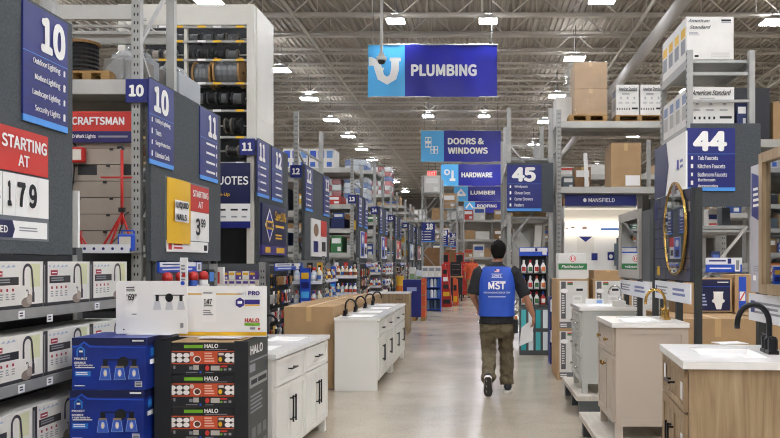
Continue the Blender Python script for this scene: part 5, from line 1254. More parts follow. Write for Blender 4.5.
# goods seen through the end frame
for (px, py0, py1, m_, lb, w_) in ((716, 212, 256, 'white_carton', 'tall white carton with navy ends seen through the end frame', .1), (708, 281, 300, 'cardboard', 'brown carton deep inside the rack of sign 44', .3)):
    x, _, z = at(px, py1, 10.4)
for k, z in enumerate((1.95, 1.45)):
    s_ = thing('rack_shelf', ['upper inner shelf of the rack of sign 44', 'lower inner shelf of the rack of sign 44'][k], 'shelf', (X4 + .1, Y4 + .1, z)); MB().box(0, .62, 0, 1.2, -.03, 0, 'shelf_metal').build('shelf_deck', s_)
    for y in (0, 1.15): MB().box(0, .62, y, y + .05, -.1, -.031, 'rack_grey').build('shelf_beam', s_)
t = thing('faucet_carton', 'tall white, navy and red carton inside the end frame', 'carton', (X4 + .3, Y4 + .15, 1.951)); MB().box(0, .11, 0, .2, 0, .23, 'white_carton').build('box_body', t); p = MB().rect(.005, .105, .1, .16, -.002, 'navy'); p.rect(.005, .105, .03, .05, -.002, 'sign_red'); p.build('print', t)
for k, (z, m_) in enumerate(((1.451, 'navy_dark'), (1.552, '#33406e'))):
    t = thing('valve_box', ['small navy box on the lower inner shelf, under another', 'small navy box stacked on another inside the end frame'][k], 'box', (X4 + .34, Y4 + .14, z)); MB().box(0, .1, 0, .1, 0, .1, m_).build('box_body', t); MB().rect(.01, .09, .02, .06, -.002, 'sign_red' if k == 0 else '#5c78c8').build('print', t)
fill(X4 + .5, X4 + .7, Y4 + .2, 1.951, .5, (.2, .3), (.09, .14), 'deep in the rack of sign 44', ['cardboard_dark', '#54606a'], 3)
t = thing('header_sign', 'small blue and white header sign on the low cartons', 'sign', (WX(706, 9.3), 9.3, 0)); hw = WX(742, 9.3) - WX(706, 9.3)
MB().box(0, hw, 0, .02, 1.4, 1.49, 'tool_blue').build('panel', t); MB().box(0, hw, 0, .02, 1.491, 1.57, 'label_white').build('white_band', t); p = MB(); p.rect(hw * .6, hw * .7, 1.5, 1.56, -.002, 'navy'); bars(p, hw * .08, hw * .55, 1.515, 1.55, 1, 'navy', -.002, 0); p.rect(hw * .8, hw * .95, 1.41, 1.56, -.002, 'paper'); p.rect(hw * .83, hw * .92, 1.43, 1.54, -.003, 'print_grey'); bars(p, hw * .1, hw * .7, 1.43, 1.46, 1, 'white', -.002, 0); p.build('print', t)
for x in (.02, hw - .05): MB().box(x, x + .03, .021, .04, .0, 1.55, 'shelf_metal').build('post', t)
# brown cartons and toilet cartons stacked on the floor before that rack
for (x0, x1, y0, y1, z, lb) in ((1.93, 2.72, 7.75, 9.2, .97, 'flat-topped brown carton behind the navy tiled panel'), (2.75, 3.6, 7.75, 9.2, .98, 'brown carton behind the black faucet and marble-look panel'), (3.63, 4.4, 7.7, 9.2, .98, 'brown carton behind the oak framed mirror')): big_carton(lb, (x0, y0, 0), x1 - x0, y1 - y0, z)
t = thing('toilet_carton', 'navy fronted brown carton with white toilet picture', 'carton', (WX(695, 8.6), 8.6, .982)); w_ = WX(732, 8.6) - WX(695, 8.6)
MB().box(0, w_, 0, .5, 0, .36, 'cardboard').build('box_body', t); p = MB().rect(.02, w_ - .02, .015, .35, -.002, 'navy_dark'); p.rect(.02, w_ - .02, .27, .276, -.003, 'tool_blue'); p.rect(.2, .3, .13, .21, -.003, 'white'); p.rect(.195, .305, .205, .22, -.004, 'white'); p.disc(.25, .12, .07, .03, -.004, 'white', 14); p.poly([(.2, -.0035, .12), (.23, -.0035, .03), (.28, -.0035, .03), (.3, -.0035, .12)], 'white')
bars(p, .04, .14, .06, .2, 4, '#a8b4d8', -.003, .4); p.rect(.04, .08, .22, .26, -.003, 'box_blue_light'); bars(p, w_ * .6, w_ - .04, .31, .33, 1, 'white', -.003, 0); p.build('print', t)
t = thing('toilet_carton', 'brown carton with blue and red printed front beside the navy fronted one', 'carton', (WX(735, 8.62), 8.62, .982)); MB().box(0, .4, 0, .5, 0, .4, 'cardboard').build('box_body', t); p = MB().rect(.04, .12, .02, .38, -.002, 'tool_blue'); p.rect(.05, .11, .12, .22, -.003, 'paper'); p.poly([(.05, -.004, .13), (.06, -.004, .12), (.11, -.004, .21), (.1, -.004, .22)], 'sign_red'); p.build('print', t)
big_carton('brown carton standing upright behind the navy tiled panel', (2.13, 8.55, .972), .25, .4, .38)
# rack at the picture edge with a tall dark bundle
rack('perforated grey rack post beyond sign 44 with dark stock', (3.52, 11.6, 0), 0, [0, 2.4], 1.1, 4.3, [2.6, 3.3], holes=(0,), deck=True)
carton((3.75, 11.65, 3.301), .5, .8, .75, '#2b2d33', 'black wrapped carton on the rack beyond sign 44')
carton((4.3, 11.65, 3.301), .5, .8, .55, 'cardboard', 'brown carton next to the black one beyond sign 44', tape='tape')
carton((3.7, 11.65, 2.601), .6, .8, .45, 'white_carton', 'white carton under the black one beyond sign 44', tag_m='#b9372c')

# ------------------------------------------------------------------ rack of sign 45 and its endcap
Y5 = 13.6; X5 = WX(507, Y5)
rack('tall grey rack running back from sign 45', (X5, 17.4, 0), -90, [0, 1.9, 3.8], .78, 4.14, [.9, 2.3, 3.3], holes=(2,), bm='rack_grey')
bd = thing('end_board', 'dark grey end board beside and behind sign 45', 'end board', (X5, Y5 - .07, 0)); board(bd, 0, WX(553, Y5) - X5, 2.36, 3.2, 0, .02, name='panel')
for x in (.02, .7): MB().box(x, x + .04, .0201, .068, 2.7, 2.8, 'rack_dark').build('mount', bd)
aisle_sign('45', ['Whirlpools', 'Shower Doors', 'Corner Showers', 'Heaters'], (WX(507, Y5 - .08), Y5 - .072, WZ(211, Y5 - .08)), 0, 'navy sign reading 45 with Shower Doors on its list', .58, .78, False, (.14, .84))
t = thing('sheet_stack', 'pale wall panels leaning inside the rack below sign 45', 'wall panel', (X5 + .1, Y5 + .25, .9))
MB().prism([(.0, .001), (.3, .001), (.3, .95), (.14, 1.15), (.0, .98)], .0, .03, '#b9b8b2').build('sheet', t)
MB().prism([(.32, .001), (.44, .001), (.52, 1.25), (.40, 1.25)], .02, .06, '#d6d4cc').build('sheet', t)
MB().prism([(.46, .001), (.54, .001), (.58, 1.27), (.545, 1.27)], .08, .12, '#c6c3ba').build('sheet', t)
MB().prism([(.02, .001), (.56, .001), (.56, 1.3), (.02, 1.3)], .3, .33, '#a8a69f').build('sheet', t)
big_carton('flat brown carton lying on the middle shelf below sign 45', (X5 + .1, Y5 + .15, 2.302), .58, .9, .12)
t = thing('endcap_display', 'dark endcap display with blue header and red and white bottles, before sign 45', 'display', (WX(519, 13.2), 13.1, 0)); ew = WX(547.5, 13.2) - WX(519, 13.2)
MB().box(0, ew, .12, .14, .8, 1.76, 'dark_back').build('back_panel', t)
MB().box(0, ew, .0, .02, 1.62, 1.76, 'tool_blue').build('header_strip', t); p = MB().rect(0.01, ew - .01, 1.69, 1.75, -.002, 'label_white'); p.rect(ew * .55, ew * .63, 1.695, 1.745, -.003, 'navy'); p.rect(ew * .8, ew * .95, 1.64, 1.74, -.003, 'paper'); p.build('print', t)
for x in (0, ew - .02): MB().box(x, x + .02, .02, .12, 0.8, 1.76, 'rack_dark').build('side_post', t)
zs = (.82, 1.08, 1.34)
for z in zs: MB().box(.02, ew - .02, .0, .119, z - .015, z, 'rack_dark').build('shelf', t)
MB().box(0, ew, -.05, .14, 0, .79, 'rack_dark').build('base', t); p = MB()
for k in range(4):
    for j in range(2): p.rect(.03 + k * ew / 4, ew / 4 - .01 + k * ew / 4, .08 + j * .36, .38 + j * .36, -.052, ['teal', '#e6f0f0', '#4fb8bd', '#d8e0e0'][(k + 2 * j) % 4])
p.build('base_print', t)
def spray(body, cap, lab):
    t = thing('spray_bottle', 'x', 'bottle'); MB().lathe([(.04, 0), (.042, .02), (.042, .11), (.02, .15), (.016, .17)], 10, body).build('bottle_body', t, True); MB().lathe([(.02, .168), (.02, .2), (.012, .215)], 8, cap).build('cap', t); MB().box(-.03, .03, -.044, -.04, .03, .1, lab).build('label_panel', t); return t
SP = [spray('white', 'white', '#b9372c'), spray('sign_red', 'tool_blue', 'white'), spray('white', 'sign_red', '#3f7a4a'), spray('white', '#54606a', '#d97a3c')]
r = random.Random(9)
for z in zs:
    for j in range(4): dup(r.choice(SP), (WX(519, 13.2) + .075 + j * (ew - .15) / 3, 13.155, z + .001), 0, 'white or red bottle on the dark endcap before sign 45', 'bottles on the endcap before sign 45')
for s_ in SP:
    for c in list(s_.children): bpy.data.objects.remove(c)
    bpy.data.objects.remove(s_)
# narrow displays next to it
for k, (px, y_, h, m_, lb) in enumerate(((551.5, 12.85, 1.25, '#d2a83a', 'narrow display of yellow bags beside the dark endcap'), (550, 11.9, 1.0, 'navy_dark', 'narrow navy boxes stacked beside the brown toilet cartons'))):
    t = thing('goods_display', lb, 'display', (WX(px, y_), y_, 0)); MB().box(0, .12, 0, .3, 0, h, 'rack_dark' if k == 0 else 'navy').build('stand', t)
    for q in range(4): MB().box(.005, .115, -.04, -.001, .1 + q * h / 4.4, .1 + q * h / 4.4 + h / 5.5, m_ if q % 2 == 0 else 'label_white').build('pack', t, bevel=.01)

# ------------------------------------------------------------------ white toilet display and its rack
Y6 = 13.9
rack('grey rack over the lit white toilet display', (WX(556, Y6), Y6 - .1, 0), 0, [0, 2.25], 1.0, 4.15, [2.82, 3.95], holes=(0,), deck=True)
xa, xb = WX(565, Y6), WX(636, Y6); W2 = xb - xa
t = thing('toilet_display', 'white lit display bay with navy header strip', 'display', (xa, Y6, 0))
MB().box(0, W2, 0, .04, 2.5, 2.69, 'navy').build('header', t); txt(t, 'MANSFIELD', W2 * .33, W2 * .7, 2.56, 2.63, 'white', -.006, .02); MB().disc(W2 * .28, 2.595, .03, .035, -.003, 'white').build('logo', t)
MB().box(0, W2, .5, .53, .6, 2.5, 'paper').build('back_panel', t); MB().box(0, W2, .05, .5, 2.46, 2.499, 'white').build('top_panel', t)
MB().box(-.02, 0, .0, .53, .6, 2.5, 'white').build('side_panel', t); MB().box(W2, W2 + .02, .0, .53, .6, 2.5, 'white').build('side_panel', t)
MB().box(0, W2, .0, .5, .56, .6, 'white').build('shelf', t); MB().box(0, W2, .0, .5, 0, .56, 'rack_dark').build('base', t)
MB().box(.01, W2 - .01, .42, .499, 2.0, 2.23, 'lit_panel').build('lit_strip', t); p = MB()
for k in range(6): p.rect(.05 + k * .1, .11 + k * .11, 2.1 + .02 * (k % 3), 2.14 + .02 * (k % 2), .4185, '#d8b8b0')
p.rect(W2 * .55, W2 * .95, 2.08, 2.13, .4185, '#6a8fd8'); p.build('strip_print', t)
p = MB().poly([(.3, .498, 1.98), (.55, .498, 1.98), (.425, .498, 1.88)], 'navy'); p.rect(.27, .58, 1.55, 1.97, .4985, '#e0ded8'); p.rect(.53, .64, 1.55, 1.68, .498, 'navy'); p.rect(.82, .95, 1.55, 1.7, .498, 'navy'); p.rect(1.0, 1.14, 1.55, 1.7, .498, 'navy'); p.disc(.88, 1.62, .035, .04, .497, 'white'); p.build('panel_print', t)
t = thing('toilet_seat_post', 'dark upright fitting hanging in the lit display bay', 'fitting', (xa + .97, Y6 + .4, .601)); MB().box(0, .05, 0, .05, 0, 1.35, 'rack_dark').build('post', t); MB().box(-.05, .1, -.02, .0, .85, 1.25, '#54606a').build('plate', t)
# goods on that rack
x = WX(611, 13.85); t = big_carton('tall brown carton with white shipping label on the rack above the lit display', (x, 13.85, 2.822), WX(641, 13.85) - x, .7, .76); MB().rect(.25, .5, .02, .2, -.002, 'paper').build('shipping_label', t)
t = thing('white_plank', 'white upright plank leaning on the rack beside the brown carton', 'plank', (WX(585, 14.1), 14.1, 2.822)); MB().prism([(0, 0), (.07, 0), (.04, .62), (-.03, .62)], 0, .02, 'white').build('plank', t)
fill(1.52, 2.2, 14.3, 2.821, .4, (.2, .45), (.15, .3), 'at the back of the rack above the lit display', ['cardboard_dark', '#54606a', 'white_carton'], 4)
pallet((WX(569, 13.85), 13.82, 3.951), .66, .8, 'blue-grey pallet under two wrapped brown cartons')
x0 = WX(573, 13.9)
for k in range(2): c = big_carton(['brown carton wrapped in film, lower of two on the high pallet', 'brown carton wrapped in film, upper of two on the high pallet'][k], (x0 + .02, 13.87, 4.068 + k * .462), .57, .6, .46)
t = thing('film_wrap', 'clear shrink film around the two brown cartons on the high pallet', 'plastic film', (x0, 13.85, 4.068)); MB().box(-.1, .61, -.015, .64, 0, .93, 'film').build('film', t, bevel=.02)
pallet((WX(615, 13.9), 13.85, 3.951), .84, .8, 'wooden pallet under white cartons on the high shelf')
for k in range(2):
    t = dup(tc2, (WX(616, 13.9) + .0 + k * .42, 13.88, 4.068), 0, 'white toilet carton on a pallet beside the wrapped brown cartons', 'toilet cartons on the high pallet', (.68, 1.6, 1.1))
o = carton((WX(556, 14.2), 14.2, 3.952), .28, .5, .5, 'white_carton', 'white carton at the post behind the wrapped brown cartons')
# second rack further back
rack('further grey rack of cartons seen behind the lit display rack', (1.35, 17.6, 0), 0, [0, 2.45, 4.9], 1.1, 4.2, [1.5, 2.6, 3.45], deck=True)
fill(1.5, 6.1, 17.65, 2.601, .9, (.3, .6), (.3, .6), 'on the further rack behind the lit display', ['cardboard', 'cardboard_dark', 'white_carton', '#2c4f9e'], 21, posts=(3.8,))
fill(1.5, 6.1, 17.65, 3.451, .9, (.15, .3), (.5, .9), 'on the further rack behind the lit display', ['white_carton', 'white_carton', 'cardboard'], 22, posts=(3.8,))
t = thing('dark_sample_panel', 'tall dark sample panels standing beside the lit display', 'sample panel', (WX(641, 12.4), 12.4, 0))
for k in range(2): MB().box(.02 + k * .13, .12 + k * .13, .0 + k * .05, .3, 0, 2.56 - k * .06, ['#3c3a36', 'rack_dark'][k]).build('panel', t)
# toilet cartons stacked on the floor
def floor_carton(label, face=True):
    t = thing('toilet_carton', label, 'carton', (0, 0, 0), 0); w_, h, d = .41, .648, .78
    MB().box(0, w_, 0, d, 0, h, 'cardboard').build('box_body', t, bevel=.004)
    p = MB().rect(.03, w_ - .02, .1, h - .02, -.0015, 'white_carton'); p.rect(.03, w_ - .02, .02, .1, -.0015, '#6e6e6e'); p.rect(.05, .11, .14, h - .03, -.0025, '#5a5a5c'); bars(p, .06, .1, .2, .45, 8, '#dcdad4', -.0035, .3)
    p.rect(.13, .2, h - .075, h - .035, -.0025, '#3f7a4a'); p.rect(.13, .2, h - .05, h - .035, -.0035, 'sign_red'); p.box(.245, .33, -.003, -.0016, h - .15, h - .12, 'ink'); p.disc(.09, h - .15, .05, .03, -.0035, 'white', 12); p.rect(.2, .32, .32, .44, -.0025, '#e8e6e2'); p.disc(.26, .4, .05, .02, -.003, '#d0cec8', 12)
    bars(p, .04, .15, .03, .08, 2, 'white', -.0025); p.build('print', t); return t
fcart = None; names = ['beside the walkway', 'in the middle column', 'in the last column']
for cxi, x in enumerate((1.02, 1.48, 1.95)):
    for k in range(2):
        lb = f'brown and white toilet carton {["lower", "upper"][k]} of two {names[cxi]}'
        if fcart is None: fcart = floor_carton(lb); c = fcart
        else: c = dup(fcart, (0, 0, 0), 0, lb)
        c.location = (x, 10.3, k * .65)
t = thing('parts_carton', 'white carton with red emblem and green band on the toilet cartons', 'carton', (WX(558.5, 10.4), 10.4, 1.301)); w_ = WX(587, 10.4) - WX(558.5, 10.4)
MB().box(0, w_, 0, .35, 0, .335, 'white_carton').build('box_body', t, bevel=.003); p = MB().rect(.0, w_, .12, .2, -.0015, '#2f7a44'); p.disc(w_ / 2, .262, .042, .042, -.0015, 'sign_red', 16); p.disc(w_ / 2, .262, .034, .034, -.0025, 'white', 16); p.disc(w_ / 2, .262, .026, .026, -.0035, 'sign_red', 16); p.rect(w_ / 2 - .007, w_ / 2 + .01, .24, .285, -.0045, 'white'); p.build('print', t); txt(t, 'Fluidmaster', .04, w_ - .04, .14, .18, 'white', -.004, .015, shear=.2)
carton((1.5, 10.35, 1.301), .37, .5, .11, 'cardboard', 'flat brown carton on the middle column of toilet cartons', tape='tape')
# ------------------------------------------------------------------ far part of the aisle
t = thing('display_bin', 'navy cardboard display bin on a wooden pallet in the aisle', 'display bin', (WX(403, 20.6), 20.6, 0)); w_ = WX(425, 20.6) - WX(403, 20.6)
MB().box(0, w_ - .1, 0, .7, .1, 1.06, 'navy').build('bin_body', t); MB().rect(.1, .35, .77, .87, -.003, '#9aa6d8').build('print', t)
MB().box(w_ - .099, w_, 0.02, .68, .1, 1.1, '#d2552c').build('open_side', t)
for z in (.35, .65, .95): MB().box(w_ - .11, w_ + .01, .01, .69, z, z + .02, 'cardboard').build('tray', t)
for x in (0, w_ / 2 - .05, w_ - .1): MB().box(x, x + .1, 0, .7, 0, .099, 'pallet_wood').build('pallet_foot', t)
t = thing('goods_rack', 'blue wire display rack of cans with white boxes on top', 'display', (WX(422, 24.8), 24.8, 0)); w_ = WX(441, 24.8) - WX(422, 24.8)
for x in (0, w_ - .03): MB().box(x, x + .03, 0, .4, 0, 1.05, 'tool_blue').build('side_frame', t)
MB().box(.03, w_ - .03, .37, .4, 0, 1.05, '#1c3d86').build('back_panel', t)
for z in (.06, .4, .74, 1.03): MB().box(.03, w_ - .03, 0, .37, z - .02, z, 'tool_blue').build('shelf', t)
xq = WX(422, 24.8)
for z in (.4, .74):
    for j in range(5): o = MB().lathe([(.045, 0), (.045, .22), (.03, .25), (.015, .26)], 8, ['#dfe4ea', '#4a74b8', 'white'][j % 3]).build('spray_can'); o.location = (xq + .08 + j * (w_ - .16) / 4, 24.9, z + .001); tag(o, 'white or blue can on the blue wire display rack', 'can', 'cans on the blue wire rack')
for j in range(5): o = MB().lathe([(.04, 0), (.04, .26), (.02, .28)], 8, ['#3a4a5a', '#6a7f96'][j % 2]).build('spray_can'); o.location = (xq + .08 + j * (w_ - .16) / 4, 24.9, .061); tag(o, 'dark can on the lowest shelf of the blue wire rack', 'can', 'dark cans on the blue wire rack')
for j in range(3): carton((xq + .0 + j * .2, 24.82, 1.051), .19, .3, .34, 'white_carton', 'white box on top of the blue wire display rack', 'box', 'white boxes on the blue wire rack', tag_m='#8a8f96', name='filter_box')
for j in range(2): carton((WX(409 + j * 7, 25.5), 25.5, 0), .2, .3, 1.35 - .1 * j, ['white_carton', '#cfd6dc'][j], ['tall white carton behind the navy display bin', 'tall pale carton behind the navy display bin, beside the white one'][j], tag_m='#7d9a6a', name='tall_carton')
t = thing('bucket_stack', 'stack of orange buckets behind the navy display bin', 'buckets', (WX(400, 23), 23, 0))
for k in range(4): MB().lathe([(.1, 0), (.12, .26), (.13, .265), (.13, .28)], 12, ['#d97a2c', '#e2b53a'][k % 2], (0, 0, k * .28)).build('bucket', t)
# red tool stands
t = thing('tool_stand', 'red slanted tool stand beside the blue wire rack', 'display', (WX(441.5, 27), 27, 0))
MB().prism([(0, 0), (.36, 0), (.3, .5), (.12, 1.45), (0, 1.45)], 0, .4, 'tool_red').build('stand_body', t)
for k in range(5): MB().box(.06, .3 - .03 * k, -.08, -.001, .12 + k * .25, .26 + k * .25, ['ink', 'yellow', 'ink', 'white', 'ink'][k]).build('tool', t)
t = thing('tool_stand', 'small red and yellow tool stand beside the slanted red stand', 'display', (WX(453, 28.5), 28.5, 0))
MB().prism([(0, 0), (.2, 0), (.16, .9), (.05, .95), (0, .95)], 0, .3, '#d2552c').build('stand_body', t); MB().box(.02, .15, -.06, -.001, .1, .3, 'yellow').build('tool', t); MB().box(.02, .13, -.06, -.001, .5, .7, 'ink').build('tool', t)
def tool_cabinet(label, px0, px1, py, Y, m_, n):
    x = WX(px0, Y); w_ = WX(px1, Y) - x; h = WZ(py, Y); t = thing('tool_cabinet', label, 'tool cabinet', (x, Y, 0))
    MB().box(0, w_, .01, .5, .1, h, m_).build('cabinet_body', t)
    for k in range(n): d_ = MB().box(.03, w_ - .03, -.012, .009, .13 + k * (h - .18) / n, .11 + (k + 1) * (h - .18) / n, m_).build('drawer', t); MB().box(.06, w_ - .06, -.03, -.0125, .1 + (k + .85) * (h - .18) / n, .115 + (k + .85) * (h - .18) / n, 'chrome').build('handle', d_)
    for x2 in (.05, w_ - .1): MB().box(x2, x2 + .06, .05, .1, 0, .099, 'ink').build('caster', t)
tool_cabinet('tall red tool cabinet behind the slanted red stand', 438, 450, 262, 34.5, 'tool_red', 6)
tool_cabinet('tall black tool cabinet between two red ones', 450.5, 461, 262, 34.6, 'ink', 6)
tool_cabinet('red tool cabinet behind the person in the orange shirt', 461.5, 476, 262, 34.6, 'tool_red', 6)
t = thing('workbench', 'black rolling workbench with wooden top before the tool cabinets', 'workbench', (WX(451, 31), 31, 0)); w_ = WX(463, 31) - WX(451, 31)
MB().box(0, w_, 0, .5, .92, .97, 'wood_pale').build('bench_top', t); MB().box(.02, w_ - .02, .02, .48, .3, .919, 'ink').build('cabinet_body', t)
for x in (.03, w_ - .09):
    for y in (.03, .4): MB().box(x, x + .06, y, y + .06, 0, .299, 'ink').build('leg', t)
for k, px in enumerate((440, 455)):
    t = thing('red_tool_chest', ['red open-framed machine standing on the tool cabinets', 'second red machine standing on the tool cabinets beside the first'][k], 'machine', (WX(px, 34.7), 34.7, 1.521))
    for x in (0, .35): MB().box(x, x + .04, 0, .04, 0, .35, 'tool_red').build('post', t)
    MB().box(0, .39, 0, .3, .35, .39, 'tool_red').build('top_plate', t); MB().box(.05, .34, .02, .28, .001, .3, 'ink').build('motor', t)
# racks of signs 18, 19 and 20
for k, (num, px, Y, hgt, py0, lb) in enumerate((('18', 421.5, 32, 4.3, 242, 'navy sign reading 18 on the end of a tall rack'), ('19', 440.5, 38, 4.3, 246, 'far navy sign reading 19 beyond the 18 sign'), ('20', 449.5, 44, 4.3, 247, 'far navy sign reading 20 beyond the 19 sign'))):
    X = WX(px, Y)
    rack(f'tall grey rack with braced end frame behind sign {num}', (X, Y + 1.9, 0), -90, [0, 1.9], .8, 5.0 - .2 * k, [1.3, 2.7, 4.3 - .2 * k], bm='rack_light')
    aisle_sign(num, ['~', '~', '~', '~'], (X, Y - .002, WZ(py0, Y)), 0, lb, .54 if k == 0 else .36, .78, False, (.35, .85))
    for j in range(1):
        carton((X + .1, Y + .2 + j * 1.95, 4.302 - .2 * k), .62, 1.0, .7, 'white_carton' if k != 1 else 'cardboard', f'large carton on top of the rack of sign {num}', 'carton', f'large cartons on the rack of sign {num}', tag_m='paper')
        carton((X + .1, Y + .2 + j * 1.95, 1.302), .6, 1.0, .8, ['cardboard_dark', '#54606a', 'cardboard'][j], f'carton on the lower shelf of the rack of sign {num}', 'carton', f'lower cartons on the rack of sign {num}')
# racks across the far end
rack('wide grey rack of stock across the far end of the aisle', (-6.2, 63, 0), 0, [0, 2.45, 4.9, 7.35, 9.8, 12.25], 1.2, 5.0, [.6, 1.9, 3.3, 4.85], deck=True, bm='rack_light', bh=.16)
for k, z in enumerate((.601, 1.901, 3.301, 4.851)):
    fill(-5.9, 5.8, 63.02, z, 1.0, (.6, 1.08), (.4, 1.1), 'on the wide rack across the far end', ['cardboard', '#54606a', 'white_carton', '#b9372c', '#2b2d33', 'cardboard_dark', 'cardboard'], 31 + k, posts=[-6.2 + 2.45 * q for q in range(6)])
# ------------------------------------------------------------------ people
def sell(cx, cy, z, rx, ry, n=28, e=2.5, tilt=0):
    out = []
    for i in range(n):
        a = 2 * math.pi * i / n; c, s = math.cos(a), math.sin(a)
        out.append((cx + rx * math.copysign(abs(c) ** (2 / e), c), cy + ry * math.copysign(abs(s) ** (2 / e), s) , z))
    return out
def torso(mb, rows, m, cy=0): mb.rings([sell(0, cy + (r[3] if len(r) > 3 else 0), r[0], r[1], r[2]) for r in rows], m)
def remesh(o, v, it=6, fac=.5):
    r = o.modifiers.new('remesh', 'REMESH'); r.mode = 'VOXEL'; r.voxel_size = v; r.use_smooth_shade = True
    s = o.modifiers.new('smooth', 'SMOOTH'); s.iterations = it; s.factor = fac
def wrinkle(o, strength, size):
    tx = bpy.data.textures.new('wrinkle', 'CLOUDS'); tx.noise_scale = size; tx.noise_depth = 2
    d = o.modifiers.new('wrinkle', 'DISPLACE'); d.texture = tx; d.strength = strength; d.mid_level = .5; d.texture_coords = 'LOCAL'
def hand(mb, wrist, d, side, curl, m, palm_n):
    """palm and five fingers; d: direction down the hand, palm_n: the way the palm faces"""
    wv, d, pn = Vector(wrist), Vector(d).normalized(), Vector(palm_n).normalized(); a = d.cross(pn).normalized() * side
    mb.rings([[wv + d * t + a * (sx * w_) + pn * (sy * th) for sx, sy in ((-1, -1), (1, -1), (1, 1), (-1, 1))] for t, w_, th in ((-.01, .024, .02), (.03, .036, .016), (.085, .04, .014))], m)
    for k, (off, L) in enumerate(((-.032, .07), (-.011, .08), (.011, .075), (.031, .058))):
        b = wv + d * .08 + a * off; p1 = b + d * L * .45 + pn * curl * .3 * L; p2 = p1 + (d * (1 - curl) + pn * curl).normalized() * L * .4; p3 = p2 + (d * (1 - 1.6 * curl) + pn * 1.4 * curl).normalized() * L * .3
        mb.tube([b - d * .015, p1, p2, p3], [.0105, .0098, .009, .007], 7, m)
    b = wv + d * .03 - a * .034; mb.tube([wv + d * .02 - a * .02, b + d * .02 - a * .018 + pn * .01, b + d * .055 - a * .02 + pn * .022 + a * .012 * curl], [.013, .0115, .008], 7, m)
def shoe(t, heel, toe, m, sm, w_=.052):
    heel, toe = Vector(heel), Vector(toe); d = (toe - heel).normalized(); L = .285
    side = Vector((1, 0, 0)); up = side.cross(d).normalized(); M = Matrix((side, d, up)).transposed().to_4x4(); M.translation = heel
    def ring(y, hw, h0, h1, n=14): return [M @ Vector((hw * math.cos(a), y, (h0 + h1) / 2 + (h1 - h0) / 2 * math.sin(a))) for a in [2 * math.pi * i / n for i in range(n)]]
    mb = MB().use(m); mb.rings([ring(-.0, w_ * .5, .03, .085), ring(.02, w_ * .8, .022, .115), ring(.08, w_ * .82, .02, .125), ring(.14, w_ * .92, .02, .1), ring(.2, w_, .02, .075), ring(.26, w_ * .8, .02, .058), ring(L, w_ * .3, .025, .045)])
    o = mb.build('shoe', t, True)
    s = MB().use(sm)
    ol = [(y, hw) for y, hw in ((-.008, .45), (.02, .85), (.08, .82), (.14, .88), (.2, 1.04), (.255, .85), (.29, .35))]
    bot = [M @ Vector((w_ * hw, y, 0)) for y, hw in ol] + [M @ Vector((-w_ * hw, y, 0)) for y, hw in ol[::-1]]; top = [M @ Vector((w_ * hw, y, .03)) for y, hw in ol] + [M @ Vector((-w_ * hw, y, .03)) for y, hw in ol[::-1]]
    s.rings([bot, top]); so = s.build('sole', o)
    g = MB().use('outsole'); g.rings([[M @ Vector((s_ * w_ * hw * .93, y, z)) for s_, pts in ((1, ol), (-1, ol[::-1])) for y, hw in pts] for z in (-.004, -.0002)])
    for y in (.03, .11, .19): g.poly([M @ Vector(v) for v in ((-w_ * .5, y - .006, -.005), (-w_ * .3, y + .03, -.005), (-w_ * .2, y + .03, -.005), (-w_ * .4, y - .006, -.005))], 'shoe_sole')
    g.build('tread', so)
    return o
